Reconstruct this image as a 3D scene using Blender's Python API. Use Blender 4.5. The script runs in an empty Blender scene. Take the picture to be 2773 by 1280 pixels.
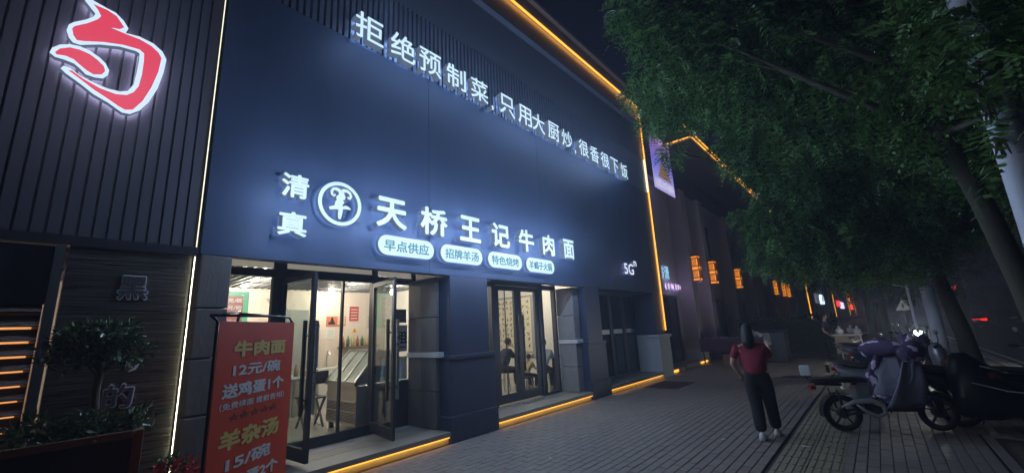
import bpy, bmesh, math, random
import numpy as np
from mathutils import Vector, Matrix
random.seed(7); np.random.seed(7)
S = bpy.context.scene; C = S.collection
# ------------------------------------------------------------------ camera
cam_d = bpy.data.cameras.new('camera'); cam = bpy.data.objects.new('camera', cam_d); C.objects.link(cam)
cam_d.sensor_width = 36; cam_d.lens = 14.73; cam_d.clip_start = .05; cam_d.clip_end = 900
cam.matrix_world = Matrix(((.75743, .17747, .62834, 0), (.65117, -.13498, -.74683, 0), (-.04773, .97482, -.21780, 1.55), (0, 0, 0, 1)))
S.camera = cam
# ------------------------------------------------------------------ night sky, faint added fill light, exposure
W = bpy.data.worlds.new('World'); S.world = W; W.use_nodes = True
bg = W.node_tree.nodes['Background']; bg.inputs[0].default_value = (.2, .22, .8, 1); bg.inputs[1].default_value = .007
sun_d = bpy.data.lights.new('moonlight', 'SUN'); sun_d.energy = .10; sun_d.angle = math.radians(12); sun_d.color = (.8, .86, 1)  # unseen lamp added behind the camera to lift leaves and paving
sun = bpy.data.objects.new('moonlight', sun_d); C.objects.link(sun); sun.rotation_euler = (math.radians(56), 0, math.radians(-4))
S.view_settings.view_transform = 'Standard'; S.view_settings.look = 'None'; S.view_settings.exposure = 0; S.view_settings.gamma = 1
S.render.engine = 'CYCLES'; cy = S.cycles
cy.use_denoising = True; cy.max_bounces = 7; cy.diffuse_bounces = 3; cy.glossy_bounces = 3; cy.transparent_max_bounces = 24
cy.volume_bounces = 0; cy.sample_clamp_indirect = 4; cy.caustics_reflective = False; cy.caustics_refractive = False

# ------------------------------------------------------------------ materials
MATS = {}
def mat(name, col=(.5,.5,.5), rough=.6, metal=0, noise=0, nscale=6, bump=0, bscale=40, emit=None, es=0, rnd=0, spec=.5, stretch=None, trans=0):
    if name in MATS: return MATS[name]
    m = bpy.data.materials.new(name); m.use_nodes = True; MATS[name] = m
    nt = m.node_tree; N = nt.nodes; L = nt.links; p = N['Principled BSDF']
    p.inputs['Base Color'].default_value = (*col, 1); p.inputs['Roughness'].default_value = rough; p.inputs['Metallic'].default_value = metal
    p.inputs['Specular IOR Level'].default_value = spec
    geo = N.new('ShaderNodeNewGeometry'); mp = N.new('ShaderNodeMapping'); L.new(geo.outputs['Position'], mp.inputs[0])
    if stretch: mp.inputs['Scale'].default_value = stretch
    src = None
    if noise or rnd:
        mul = N.new('ShaderNodeMath'); mul.operation = 'MULTIPLY_ADD'; mul.inputs[1].default_value = noise*2; mul.inputs[2].default_value = 1-noise
        if noise:
            t = N.new('ShaderNodeTexNoise'); t.inputs['Scale'].default_value = nscale; t.inputs['Detail'].default_value = 5; t.inputs['Roughness'].default_value = .65
            L.new(mp.outputs[0], t.inputs['Vector']); L.new(t.outputs['Fac'], mul.inputs[0])
        else: mul.inputs[0].default_value = .5
        last = mul.outputs[0]
        if rnd:
            r = N.new('ShaderNodeMath'); r.operation = 'MULTIPLY_ADD'; r.inputs[1].default_value = rnd*2; r.inputs[2].default_value = 1-rnd
            L.new(geo.outputs['Random Per Island'], r.inputs[0])
            k = N.new('ShaderNodeMath'); k.operation = 'MULTIPLY'; L.new(last, k.inputs[0]); L.new(r.outputs[0], k.inputs[1]); last = k.outputs[0]
        mx = N.new('ShaderNodeVectorMath'); mx.operation = 'SCALE'; mx.inputs[0].default_value = col; L.new(last, mx.inputs['Scale'])
        L.new(mx.outputs[0], p.inputs['Base Color'])
        rr = N.new('ShaderNodeMath'); rr.operation = 'MULTIPLY'; rr.inputs[1].default_value = rough; L.new(last, rr.inputs[0]); rr.use_clamp = True
        L.new(rr.outputs[0], p.inputs['Roughness'])
    if bump:
        t2 = N.new('ShaderNodeTexNoise'); t2.inputs['Scale'].default_value = bscale; t2.inputs['Detail'].default_value = 6; L.new(mp.outputs[0], t2.inputs['Vector'])
        b = N.new('ShaderNodeBump'); b.inputs['Strength'].default_value = bump; b.inputs['Distance'].default_value = .01
        L.new(t2.outputs['Fac'], b.inputs['Height']); L.new(b.outputs[0], p.inputs['Normal'])
    if emit:
        p.inputs['Emission Color'].default_value = (*emit, 1); p.inputs['Emission Strength'].default_value = es
    if trans:
        o = N['Material Output']; tr = N.new('ShaderNodeBsdfTranslucent'); ms = N.new('ShaderNodeMixShader'); ms.inputs[0].default_value = trans
        if p.inputs['Base Color'].is_linked: L.new(p.inputs['Base Color'].links[0].from_socket, tr.inputs[0])
        else: tr.inputs[0].default_value = (*col, 1)
        L.new(p.outputs[0], ms.inputs[1]); L.new(tr.outputs[0], ms.inputs[2]); L.new(ms.outputs[0], o.inputs[0])
    return m
def glow(name, col, st): return mat(name, (.05,.05,.05), .5, emit=col, es=st)
def glassmat(name, tint=(.9,.95,.95), fac=.1, rough=.02):
    m = bpy.data.materials.new(name); m.use_nodes = True; nt = m.node_tree; N = nt.nodes; L = nt.links; N.clear()
    o = N.new('ShaderNodeOutputMaterial'); t = N.new('ShaderNodeBsdfTransparent'); t.inputs[0].default_value = (*tint, 1)
    g = N.new('ShaderNodeBsdfGlossy'); g.inputs['Roughness'].default_value = rough; f0 = N.new('ShaderNodeLayerWeight'); f0.inputs[0].default_value = .5; f = N.new('ShaderNodeMath'); f.operation = 'POWER'; f.inputs[1].default_value = 4.5; L.new(f0.outputs['Facing'], f.inputs[0])
    a = N.new('ShaderNodeMath'); a.operation = 'ADD'; a.inputs[1].default_value = fac*.4; L.new(f.outputs[0], a.inputs[0]); a.use_clamp = True
    mx = N.new('ShaderNodeMixShader'); L.new(a.outputs[0], mx.inputs[0]); L.new(t.outputs[0], mx.inputs[1]); L.new(g.outputs[0], mx.inputs[2]); L.new(mx.outputs[0], o.inputs[0])
    MATS[name] = m; return m

M_panel = mat('dark_metal_panel', (.032,.054,.106), .55, .35, noise=.32, nscale=1.6, bump=.12, bscale=2.2, stretch=(1,1.6,.22))
M_rib   = mat('ribbed_metal', (.10,.12,.17), .4, .5, noise=.2, nscale=3, rnd=.12)
M_wallup = mat('dark_upper_wall', (.06,.07,.10), .7, noise=.2, nscale=2, bump=.1)
M_pil   = mat('blue_black_cladding', (.035,.045,.08), .45, .2, noise=.25, nscale=2.5, stretch=(1,1,.4))
M_stone = mat('grey_stone', (.10,.095,.09), .85, noise=.45, nscale=9, bump=.5, bscale=30, stretch=(1,1,.35))
M_lstone = mat('pale_stone', (.42,.44,.44), .7, noise=.2, nscale=5, bump=.15)
M_stone2 = mat('pale_grey_stone', (.17,.17,.175), .8, noise=.3, nscale=7, bump=.3, bscale=30)
M_step  = mat('step_granite', (.22,.20,.165), .5, noise=.3, nscale=25, bump=.1)
M_frame = mat('black_door_frame', (.035,.038,.048), .38, .4, noise=.15)
M_black = mat('black_plastic', (.012,.012,.014), .38, noise=.2)
M_rubber = mat('tyre_rubber', (.013,.013,.013), .8, bump=.4, bscale=60)
M_chrome = mat('worn_steel', (.55,.55,.57), .28, 1, noise=.15)
M_alu = mat('aluminium', (.5,.5,.5), .35, .9, noise=.1)
M_glass = glassmat('clear_glass', (.93,.96,.96), .09)
M_dglass = glassmat('dusty_glass', (.82,.87,.86), .12)
M_darkglass = mat('dark_window_glass', (.01,.012,.016), .08, 0, spec=.8)
M_cream = mat('cream_wall', (.70,.60,.54), .8, noise=.06, nscale=3)
M_white = mat('white_wall', (.76,.74,.71), .8, noise=.05, nscale=3)
M_floor = mat('shop_floor_tile', (.42,.40,.37), .25, noise=.2, nscale=6)
M_led   = glow('amber_led_cover', (1,.42,.045), 1.9)
M_ledhot = glow('amber_led_diodes', (1,.46,.08), 11)
M_ledstep = glow('amber_step_led', (1,.46,.05), 6)
M_wled  = glow('white_led_cover', (1,.97,.70), 1.4)
M_wledhot = glow('white_led_diodes', (1,.95,.72), 4)
M_face  = glow('blue_white_sign_face', (.60,.83,1), 1.0)
M_side  = glow('sign_side', (.36,.50,.72), .22)
M_halo  = glow('sign_halo_back', (.36,.56,1), 7)
M_green = mat('green_sign_print', (.02,.12,.10), .6)
M_pinkred = glow('red_sign_face', (.86,.045,.10), .85)
M_paper = mat('white_paper', (.7,.7,.68), .8)
M_ink = mat('black_ink', (.01,.01,.01), .7)
M_hair = mat('black_hair', (.006,.005,.005), .6, noise=.3, nscale=60, bump=.4, bscale=120, stretch=(1,1,.1))
M_skin = mat('skin', (.50,.31,.22), .55, noise=.08, nscale=20)
M_wood = mat('weathered_wood', (.20,.13,.07), .7, noise=.4, nscale=12, bump=.3, stretch=(.3,.3,3))
M_bark = mat('tree_bark', (.085,.08,.055), .9, noise=.4, nscale=8, bump=.9, bscale=25, stretch=(1,1,.3))
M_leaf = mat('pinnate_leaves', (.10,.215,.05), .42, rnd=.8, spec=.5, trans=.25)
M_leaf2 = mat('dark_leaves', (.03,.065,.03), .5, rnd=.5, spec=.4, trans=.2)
M_shrub = mat('glossy_shrub_leaves', (.045,.09,.035), .32, rnd=.5, spec=.6, trans=.15)

# ------------------------------------------------------------------ builders
ORG = {}
def org(p): return ORG.get(p.name, Vector((0,0,0))) if p else Vector((0,0,0))
class G:
    def __init__(s): s.v=[]; s.f=[]; s.mi=[]; s.m=0
    def add(s, vs, fs):
        n=len(s.v); s.v += [tuple(v) for v in vs]
        for f in fs: s.f.append(tuple(i+n for i in f)); s.mi.append(s.m)
        return s
    def box(s, x0,x1,y0,y1,z0,z1):
        return s.add([(x0,y0,z0),(x1,y0,z0),(x1,y1,z0),(x0,y1,z0),(x0,y0,z1),(x1,y0,z1),(x1,y1,z1),(x0,y1,z1)],
              [(0,3,2,1),(4,5,6,7),(0,1,5,4),(1,2,6,5),(2,3,7,6),(3,0,4,7)])
    def bar(s, a, b, w, h, up=(0,0,1)):
        a=Vector(a); b=Vector(b); d=(b-a).normalized(); up=Vector(up)
        if abs(d.dot(up))>.98: up=Vector((1,0,0))
        r=d.cross(up).normalized(); u=r.cross(d)
        P=[]
        for q in (a,b):
            for sx,sy in ((-1,-1),(1,-1),(1,1),(-1,1)): P.append(q+r*(sx*w/2)+u*(sy*h/2))
        return s.add(P,[(3,2,1,0),(4,5,6,7),(0,1,5,4),(1,2,6,5),(2,3,7,6),(3,0,4,7)])
    def tube(s, path, rad, n=10, cap=True, flat=1):
        path=[Vector(p) for p in path]; k=len(path)
        if not hasattr(rad,'__len__'): rad=[rad]*k
        rings=[]; prev=None
        for i,p in enumerate(path):
            d=(path[min(i+1,k-1)]-path[max(i-1,0)]).normalized()
            ref=prev if prev is not None else (Vector((0,0,1)) if abs(d.z)<.9 else Vector((1,0,0)))
            a=(ref-d*ref.dot(d)).normalized(); prev=a; b=d.cross(a)
            rings.append([p+(a*math.cos(t)+b*math.sin(t)*flat)*rad[i] for t in [2*math.pi*j/n for j in range(n)]])
        return s.loft(rings, cap)
    def loft(s, rings, cap=True, closed=True):
        n=len(rings[0]); V=[v for r in rings for v in r]; F=[]
        for i in range(len(rings)-1):
            for j in range(n if closed else n-1):
                j2=(j+1)%n; F.append((i*n+j,i*n+j2,(i+1)*n+j2,(i+1)*n+j))
        if cap and closed: F.append(tuple(range(n-1,-1,-1))); F.append(tuple((len(rings)-1)*n+j for j in range(n)))
        return s.add(V,F)
    def lathe(s, prof, c=(0,0,0), axis='z', n=20):
        rings=[]
        for r,h in prof:
            R=[]
            for j in range(n):
                t=2*math.pi*j/n; a,b=r*math.cos(t),r*math.sin(t)
                q={'z':(a,b,h),'y':(a,h,b),'x':(h,a,b)}[axis]; R.append((c[0]+q[0],c[1]+q[1],c[2]+q[2]))
            rings.append(R)
        return s.loft(rings)
    def ell(s, c, r, n=12, k=8, rot=None):
        rings=[]
        for i in range(1,k):
            p=math.pi*i/k; R=[]
            for j in range(n):
                t=2*math.pi*j/n; q=Vector((r[0]*math.sin(p)*math.cos(t), r[1]*math.sin(p)*math.sin(t), -r[2]*math.cos(p)))
                if rot: q=rot@q
                R.append(Vector(c)+q)
            rings.append(R)
        return s.loft(rings)
    def prism(s, poly, f0, f1):
        a=[f0(p) for p in poly]; b=[f1(p) for p in poly]; n=len(poly)
        s.add(a+b, [tuple(range(n-1,-1,-1)), tuple(range(n,2*n))]+[(j,(j+1)%n,n+(j+1)%n,n+j) for j in range(n)]); return s
    def mesh(s, name, mats, o=Vector((0,0,0)), smooth=False, fix=False):
        me=bpy.data.meshes.new(name)
        me.from_pydata([(v[0]-o[0],v[1]-o[1],v[2]-o[2]) for v in s.v],[],s.f)
        for m in (mats if isinstance(mats,(list,tuple)) else [mats]): me.materials.append(m)
        me.polygons.foreach_set('material_index', s.mi)
        if smooth: me.polygons.foreach_set('use_smooth',[True]*len(s.f))
        if fix:
            bm=bmesh.new(); bm.from_mesh(me); bmesh.ops.recalc_face_normals(bm,faces=bm.faces); bm.to_mesh(me); bm.free()
        me.update(); return me
    def build(s, name, mats, parent=None, smooth=False, label=None, fix=False, bevel=0, kind=None):
        me=s.mesh(name,mats,org(parent),smooth,fix); o=bpy.data.objects.new(name,me); C.objects.link(o); o.parent=parent
        if parent: ORG[o.name]=org(parent)
        if label: o['label']=label
        if kind: o['kind']=kind
        if bevel:
            b=o.modifiers.new('bevel','BEVEL'); b.width=bevel; b.segments=2; b.limit_method='ANGLE'
        return o
def thing(name, label, cat, loc=(0,0,0), group=None, rz=0):
    o=bpy.data.objects.new(name,None); C.objects.link(o); o.location=loc; o.rotation_euler.z=rz; o.empty_display_size=.2
    o['label']=label; o['category']=cat
    if group: o['group']=group
    ORG[o.name]=Vector(loc); return o
def tag(o,label,cat,group=None):
    o['label']=label; o['category']=cat
    if group: o['group']=group
    return o
def struct(o): o['kind']='structure'; return o
def box(name, x0,x1,y0,y1,z0,z1, m, parent=None, **k): return G().box(x0,x1,y0,y1,z0,z1).build(name,m,parent,**k)
def shared(name, me, loc, parent, rz=0, kind=None):
    o=bpy.data.objects.new(name,me); C.objects.link(o); o.parent=parent; o.location=Vector(loc)-org(parent); o.rotation_euler.z=rz
    if parent: ORG[o.name]=org(parent)
    return o
def copy_tree(o, parent=None):
    c=o.copy(); C.objects.link(c); c.parent=parent
    for ch in list(o.children): copy_tree(ch,c)
    return c
def lamp(name, loc, energy, col, parent=None, kind='POINT', radius=.05, rot=None, size=None, spot=None):
    d=bpy.data.lights.new(name,kind); d.energy=energy; d.color=col
    if kind=='AREA': d.size=size or .2
    else: d.shadow_soft_size=radius
    if spot: d.spot_size=math.radians(spot); d.spot_blend=.6
    o=bpy.data.objects.new(name,d); C.objects.link(o); o.parent=parent; o.location=Vector(loc)-org(parent)
    if rot: o.rotation_euler=rot
    return o
def text_mesh(s, bold=0, depth=.1, res=4):
    c=bpy.data.curves.new('t','FONT'); c.body=s; c.extrude=max(depth,1e-4)/2; c.offset=bold; c.resolution_u=res
    o=bpy.data.objects.new('t',c); C.objects.link(o); bpy.context.view_layer.update()
    me=bpy.data.meshes.new_from_object(o.evaluated_get(bpy.context.evaluated_depsgraph_get()))
    n=len(me.vertices); V=np.empty(n*3); me.vertices.foreach_get('co',V); V=V.reshape(-1,3)
    F=[tuple(p.vertices) for p in me.polygons]; NZ=[p.normal.z for p in me.polygons]
    bpy.data.objects.remove(o); bpy.data.curves.remove(c); bpy.data.meshes.remove(me); return V,F,NZ
def text(name, s, ctr, right, up, w=None, h=None, depth=.004, bold=0, mats=None, parent=None, label=None):
    """one object holding the string s, centred on ctr, standing `depth` proud of the surface"""
    V,F,NZ=text_mesh(s,0,1.0)
    if bold:   # heavier strokes: the glyph laid over itself with small shifts, each a hair prouder
        Vs=[];Fs=[];Ns=[]
        for k,(a,b) in enumerate(((-1,0),(1,0),(0,-1),(0,1),(.7,.7),(-.7,-.7),(.7,-.7),(-.7,.7))):
            q=V.copy(); q[:,0]+=a*bold; q[:,1]+=b*bold; q[:,2]+=.004*k*(q[:,2]>0)-.004*k*(q[:,2]<=0); n=len(V)*k; Vs.append(q); Fs+=[tuple(i+n for i in f) for f in F]; Ns+=NZ
        V=np.concatenate(Vs); F=Fs; NZ=Ns
    lo=V.min(0); hi=V.max(0); sx=(w/(hi[0]-lo[0])) if w else None; sy=(h/(hi[1]-lo[1])) if h else None
    sx=sx or sy; sy=sy or sx
    right=Vector(right).normalized(); up=Vector(up).normalized(); nn=right.cross(up); c=Vector(ctr)
    g=G(); X=(V[:,0]-(lo[0]+hi[0])/2)*sx; Y=(V[:,1]-(lo[1]+hi[1])/2)*sy; Z=(V[:,2]+.5)*depth
    g.v=[tuple(c+right*x+up*y+nn*z) for x,y,z in zip(X.tolist(),Y.tolist(),Z.tolist())]
    g.f=F; g.mi=[0 if q>.5 else (2 if q<-.5 else 1) for q in NZ]
    mats=mats if isinstance(mats,(list,tuple)) else [mats]*3
    return g.build(name,mats,parent,label=label)
RY=(0,1,0); UZ=(0,0,1)
def strokes(g, c, right, up, size, n, seed, lift=.002, th=.1):
    """a brush-written glyph nobody can read at this size: n slanted strokes"""
    r=random.Random(seed); right=Vector(right); up=Vector(up); nn=right.cross(up)
    for i in range(n):
        a=r.choice([0.1,0.2,1.5,1.6,.8,2.3]); L=size*r.uniform(.3,.85)/2; cx=r.uniform(-.28,.28)*size; cy=r.uniform(-.35,.35)*size
        d=right*math.cos(a)+up*math.sin(a); q=nn.cross(d); t=size*th*r.uniform(.5,1)
        p=Vector(c)+right*cx+up*cy+nn*lift*(1+.2*i)
        g.add([p-d*L-q*t*.3,p-d*L*.1-q*t*.5,p+d*L,p-d*L*.1+q*t*.5],[(0,1,2,3)])

# ================================================================== ground, road, paving
g=G(); g.box(-60,2.4,-10,260,-.3,-.022); gp=struct(g.build('pavement', mat('pavement_bed', (.035,.034,.036), .9, noise=.4, nscale=12)))
g=G(); g.box(2.62,26,-10,260,-.35,-.14); struct(g.build('road', mat('asphalt', (.045,.045,.048), .75, noise=.35, nscale=30, bump=.4, bscale=150)))
g=G(); g.box(26,400,-10,400,-.4,-.03); g.box(-400,-60,-60,400,-.4,-.03); g.box(-60,26,260,400,-.4,-.03); g.box(-400,400,-200,-10,-.4,-.03); struct(g.build('ground', mat('dark_soil', (.03,.03,.028), .9, noise=.4)))
kb=thing('kerb','pale granite kerb along the pavement edge beside the road','kerb',(2.5,5,0)); del kb['category']; del kb['label']; kb['kind']='structure'
me=G().box(-.1,.1,-.49,.49,-.3,0).mesh('kerb_stone',mat('kerb_granite',(.26,.26,.25),.75,noise=.3,nscale=30,bump=.2))
for i in range(40): shared('kerb_stone',me,(2.51,3+i,.0),kb)
g=G()
for i in range(26): g.box(9.0,9.15,2+i*7,5+i*7,-.139,-.134)
g.box(3.0,3.12,-5,250,-.139,-.134); g.box(22,22.15,-5,250,-.139,-.134)
struct(g.build('road_marking', mat('road_paint',(.6,.6,.58),.7,noise=.3,nscale=20)))
# brick paving: long grey bricks laid along the street
M_brick = mat('grey_paving_brick', (.175,.155,.135), .72, noise=.55, nscale=3.2, bump=.35, bscale=80, rnd=.13)
M_brick2 = M_brick
BW,BL=.105,.315
cells=[]
for i in range(-1,78):
    x=-4.98+i*BW+.0
    for j in range(0,54):
        y=2.2+j*BL+(BL/2 if i%2 else 0)
        if -1.16<x+BW/2<-.54: continue
        if x>2.3 or (.72<x+BW/2<1.9 and 6.0<y+BL/2<8.05): continue
        if x+BW/2<-4.99: continue
        cells.append((x+BW/2,y+BL/2))
ca=Vector((-.628,.747,0)); 
def vis(c):
    P=np.array([c[0],c[1],-1.55]); R=np.array([[.75743,.65117,-.04773],[-.17747,.13498,-.97482],[-.62834,.74683,.2178]]); q=R@P
    if q[2]<.2: return None
    u=q[0]/q[2]*1054+1288; v=q[1]/q[2]*1054+594
    return q[2] if -30<u<2606 and v<1215 else None
vs=[(vis(c),c) for c in cells]; near=sorted([v for v in vs if v[0] is not None])[:296]; ns=set(c for _,c in near)
bme=[]
for k in range(5):
    r=random.Random(k); a,b=BW/2-.003,BL/2-.0015; t=[r.uniform(-.0018,.0018) for _ in range(4)]; e=.004
    g=G(); g.add([(-a,-b,-.03),(a,-b,-.03),(a,b,-.03),(-a,b,-.03),(-a,-b,-.006),(a,-b,-.006),(a,b,-.006),(-a,b,-.006),(-a+e,-b+e,t[0]),(a-e,-b+e,t[1]),(a-e,b-e,t[2]),(-a+e,b-e,t[3])],
      [(0,1,5,4),(1,2,6,5),(2,3,7,6),(3,0,4,7),(4,5,9,8),(5,6,10,9),(6,7,11,10),(7,4,8,11),(8,9,10,11)])
    bme.append(g)
bmm=[q.mesh('brick',M_brick) for q in bme]
g=G()
for c in cells:
    k=random.randrange(5)
    if c in ns: shared('brick',bmm[k],(c[0],c[1],-.002),gp)
    else:
        b=bme[k]; n=len(g.v); g.v+=[(v[0]+c[0],v[1]+c[1],v[2]-.002) for v in b.v[4:]]; g.f+=[tuple(i-4+n for i in f) for f in b.f[4:]]; g.mi+=[0]*5
g.build('brick_paving',M_brick,gp,kind='stuff')
g=G(); g.box(-60,2.39,19.0,260,-.021,-.006); g.box(-60,-4.99,-10,19,-.021,-.012)
far=g.build('far_paving', mat('far_paving',(.11,.11,.115),.8,noise=.3,nscale=9,bump=.4,bscale=14),gp)
# tactile strip: yellowish ribbed tiles
M_tact = mat('tactile_tile', (.22,.20,.135), .75, noise=.3, nscale=18, bump=.25, rnd=.1)
g=G(); g.box(-.146,.146,-.146,.146,-.03,.0)
for k in range(4): g.box(-.115+k*.0687,-.090+k*.0687,-.135,.135,.0,.007)
tm=g.mesh('tactile_tile',M_tact)
for i in range(2):
    for j in range(56): shared('tactile_tile',tm,(-1.0+i*.3,4.0+j*.3,0),gp)
# manhole and iron grate
m_iron=mat('rusty_iron',(.06,.04,.035),.6,.6,noise=.4,nscale=20,bump=.4)
t=thing('manhole_cover','round rusty manhole cover in the paving beyond the walking woman','manhole cover',(-1.9,13.6,0))
g=G(); g.lathe([(.001,0),(.42,.0),(.42,.006),(.36,.006),(.355,.002),(.001,.002)],(-1.9,13.6,0)); g.build('ring',mat('concrete_ring',(.2,.2,.2),.8,noise=.2),t)
g=G(); g.lathe([(.001,.002),(.34,.002),(.34,.007),(.001,.007)],(-1.9,13.6,0),n=28)
for a in range(-4,5):
    w=math.sqrt(max(0,.32**2-(a*.07)**2)); g.box(-1.9+a*.07-.012,-1.9+a*.07+.012,13.6-w,13.6+w,.007,.012)
g.build('lid',m_iron,t)
t=thing('drain_grate','dark rectangular drain grate by the amber lit step past the tea-blue doors'.replace('tea-blue doors','second doorway'),'drain grate',(-4.35,11.1,0))
g=G(); g.box(-4.75,-4.69,10.5,11.75,0,.012); g.box(-4.0,-3.94,10.5,11.75,0,.012); g.box(-4.69,-4.0,10.5,10.56,0,.012); g.box(-4.69,-4.0,11.69,11.75,0,.012); g.build('frame',m_iron,t)
for k in range(14): box('bar',-4.69,-4.0,10.6+k*.08,10.63+k*.08,0,.009,m_iron,t)
# tree pit
t=thing('tree_pit','square earth tree pit edged with stone at lower right','tree pit',(1.3,7,0))
M_soil=mat('pit_soil',(.05,.04,.03),.95,noise=.5,nscale=20,bump=1,bscale=30)
g=G(); g.box(.80,1.85,6.1,7.98,-.02,-.012); g.build('soil',M_soil,t)
for a in ((.72,.80,6.02,8.06),(1.85,1.93,6.02,8.06),(.80,1.85,6.02,6.10),(.80,1.85,7.98,8.06)): box('edge_stone',*a,-.03,.004,M_brick,t)
# litter
g=G()
for i,(x,y,s,l,ct) in enumerate([(-.95,6.45,.05,'crumpled white paper scrap on the tactile strip','litter'),(-.72,6.68,.035,'small white paper scrap on the bricks right of the tactile strip','litter'),(-1.85,6.35,.025,'tiny pale pebble on the bricks left of the walking woman','pebble'),(-3.35,4.5,.02,'tiny white scrap on the bricks near the first amber step','litter')]):
    g=G(); r=random.Random(i); pts=[(x+s*math.cos(a)*r.uniform(.6,1.3),y+s*.5*math.sin(a)*r.uniform(.6,1.2)) for a in [k*math.pi/4 for k in range(8)]]
    n=8; V=[(p[0],p[1],.004+r.uniform(0,.012)) for p in pts]+[(x,y,.02)]; g.add(V,[(k,(k+1)%8,8) for k in range(8)]); tag(g.build('paper_scrap' if ct=='litter' else 'pebble',M_paper),l,ct)

# ================================================================== NOODLE SHOP BUILDING
bld=thing('shop_building','dark blue metal clad two storey shop building with amber roofline','building',(-5,1.2,0))
FX=-5.0
for a,b in ((1.12,3.97),(3.976,6.9),(6.906,9.9),(9.906,12.94)): box('fascia_panel',-5.15,FX,a,b,2.44,5.70,M_panel,bld)
box('rib_backing',-5.2,-5.1,1.12,12.94,5.70,6.85,M_rib,bld)
rm=G().box(-.1,.0,-.028,.028,5.705,6.845).mesh('rib',M_rib)
for k in range(131): shared('rib',rm,(FX,1.17+k*.09,0),bld)
box('upper_wall',-5.2,-5.03,1.12,12.94,6.85,8.0,M_wallup,bld)
g=G(); g.box(-5.2,-4.9,1.12,13.0,8.0,8.06); g.box(-5.2,-4.95,1.12,13.0,8.06,8.12); g.build('cornice',M_wallup,bld,bevel=.01)
M_par=mat('parapet_render',(.16,.14,.13),.8,noise=.25,nscale=2,bump=.1)
g=G(); g.box(-5.5,-5.06,-3,13.05,8.12,9.25); g.box(-5.55,-4.95,-3,13.15,9.25,9.33); g.build('parapet',M_par,bld)
box('side_wall',-13,-5.06,12.94,13.04,0,8.12,mat('grey_render',(.20,.19,.19),.85,noise=.2,nscale=2),bld)
box('roof_slab',-13,-5.5,-3,13.05,8.4,8.6,M_wallup,bld)
def strip(name,x0,x1,y0,y1,z0,z1,hot='-x',parent=None,cover=None,hotm=None,label=None):
    """LED channel: a visible amber cover and a row of diodes on the side that faces the wall"""
    g=G(); g.box(x0,x1,y0,y1,z0,z1)
    idx={'-z':0,'+z':1,'-y':2,'+x':3,'+y':4,'-x':5}; g.mi=[1 if i in [idx[h] for h in hot.split(',')] else 0 for i in range(6)]
    return g.build(name,[cover or M_led,hotm or M_ledhot],parent,label=label)
strip('light_strip',-4.99,-4.955,-3,13.1,8.74,8.785,'-x',bld,label='amber light strip along the roofline')
strip('light_strip',-4.985,-4.95,12.925,12.955,1.33,8.72,'-x',bld,label='amber light strip down the far corner')
strip('light_strip',-4.985,-4.945,12.86,12.89,5.72,6.84,'-x',bld,M_wled,M_wledhot,label='white light strip at the end of the ribbed band')
# pilasters
def pilaster(y0,y1,base=M_pil,xb=-5.95,basetop=1.22):
    box('pilaster',xb,-5.003,y0+.05,y1-.10,basetop,2.438,M_pil,bld)
    box('pilaster_base',xb,-4.985,y0,y1,.36,basetop-.06,base,bld,bevel=.008)
    box('pilaster_cap',xb,-4.965,y0-.01,y1+.01,basetop-.06,basetop,base,bld,bevel=.008)
    box('plinth',xb,-4.955,y0-.02,y1+.02,0,.36,base,bld,bevel=.01)
pilaster(4.33,5.32); pilaster(8.37,9.18,xb=-5.65)
box('pilaster',-5.65,-5.003,12.35,12.93,1.2,2.438,M_pil,bld)
g=G(); g.box(-5.65,-4.9,12.28,13.2,1.14,1.22); g.build('pilaster_cap',M_lstone,bld,bevel=.01)
g=G(); g.box(-5.65,-4.95,12.33,13.15,.0,1.14); g.build('pilaster_base',M_lstone,bld,bevel=.01,label='pale stone pilaster base at the far corner')
# rough stone pier beside the first opening, built from blocks
for k,(z0,z1) in enumerate(((0,.42),(.43,.9),(.91,1.42),(1.43,1.9),(1.91,2.436))):
    box('stone_block',-5.95,-5.0+.004*(k%2),1.13,1.40,z0,z1,M_stone,bld,bevel=.012)
for k,(z0,z1) in enumerate(((.18,.7),(.71,1.2),(1.28,1.8),(1.81,2.43))):
    box('stone_block',-5.9,-5.2,4.245,4.32,z0,z1,M_stone,bld,bevel=.01)
    box('stone_block',-5.6,-5.15,8.125,8.36,z0,z1,M_stone2,bld,bevel=.01)
box('stone_cap',-5.9,-5.1,4.22,4.325,1.2,1.28,M_lstone,bld,bevel=.008); box('stone_cap',-5.6,-5.1,8.10,8.365,1.2,1.28,M_lstone,bld,bevel=.008)
# steps with the amber strip under the nosing
for (y0,y1,xb) in ((1.42,4.31,-5.95),(5.35,8.35,-5.65),(9.21,12.32,-5.65)):
    g=G(); g.box(xb-.3,-5.35,y0,y1,.0,.17); g.box(-5.345,-4.945,y0,y1,.105,.17); g.build('step',M_step,bld,bevel=.006)
    box('riser',-5.345,-5.005,y0,y1,0,.104,M_lstone,bld)
    strip('step_light',-4.985,-4.957,y0+.02,y1-.02,.088,.104,'-z,-x',bld,M_led,M_ledstep)
# soffits of the recessed entrances
for (y0,y1,xb) in ((1.40,4.34,-5.95),(5.3,8.37,-5.65),(9.18,12.35,-5.65)): box('soffit',xb-.1,-5.16,y0-.05,y1+.05,2.66,2.74,M_lstone,bld)
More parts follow.
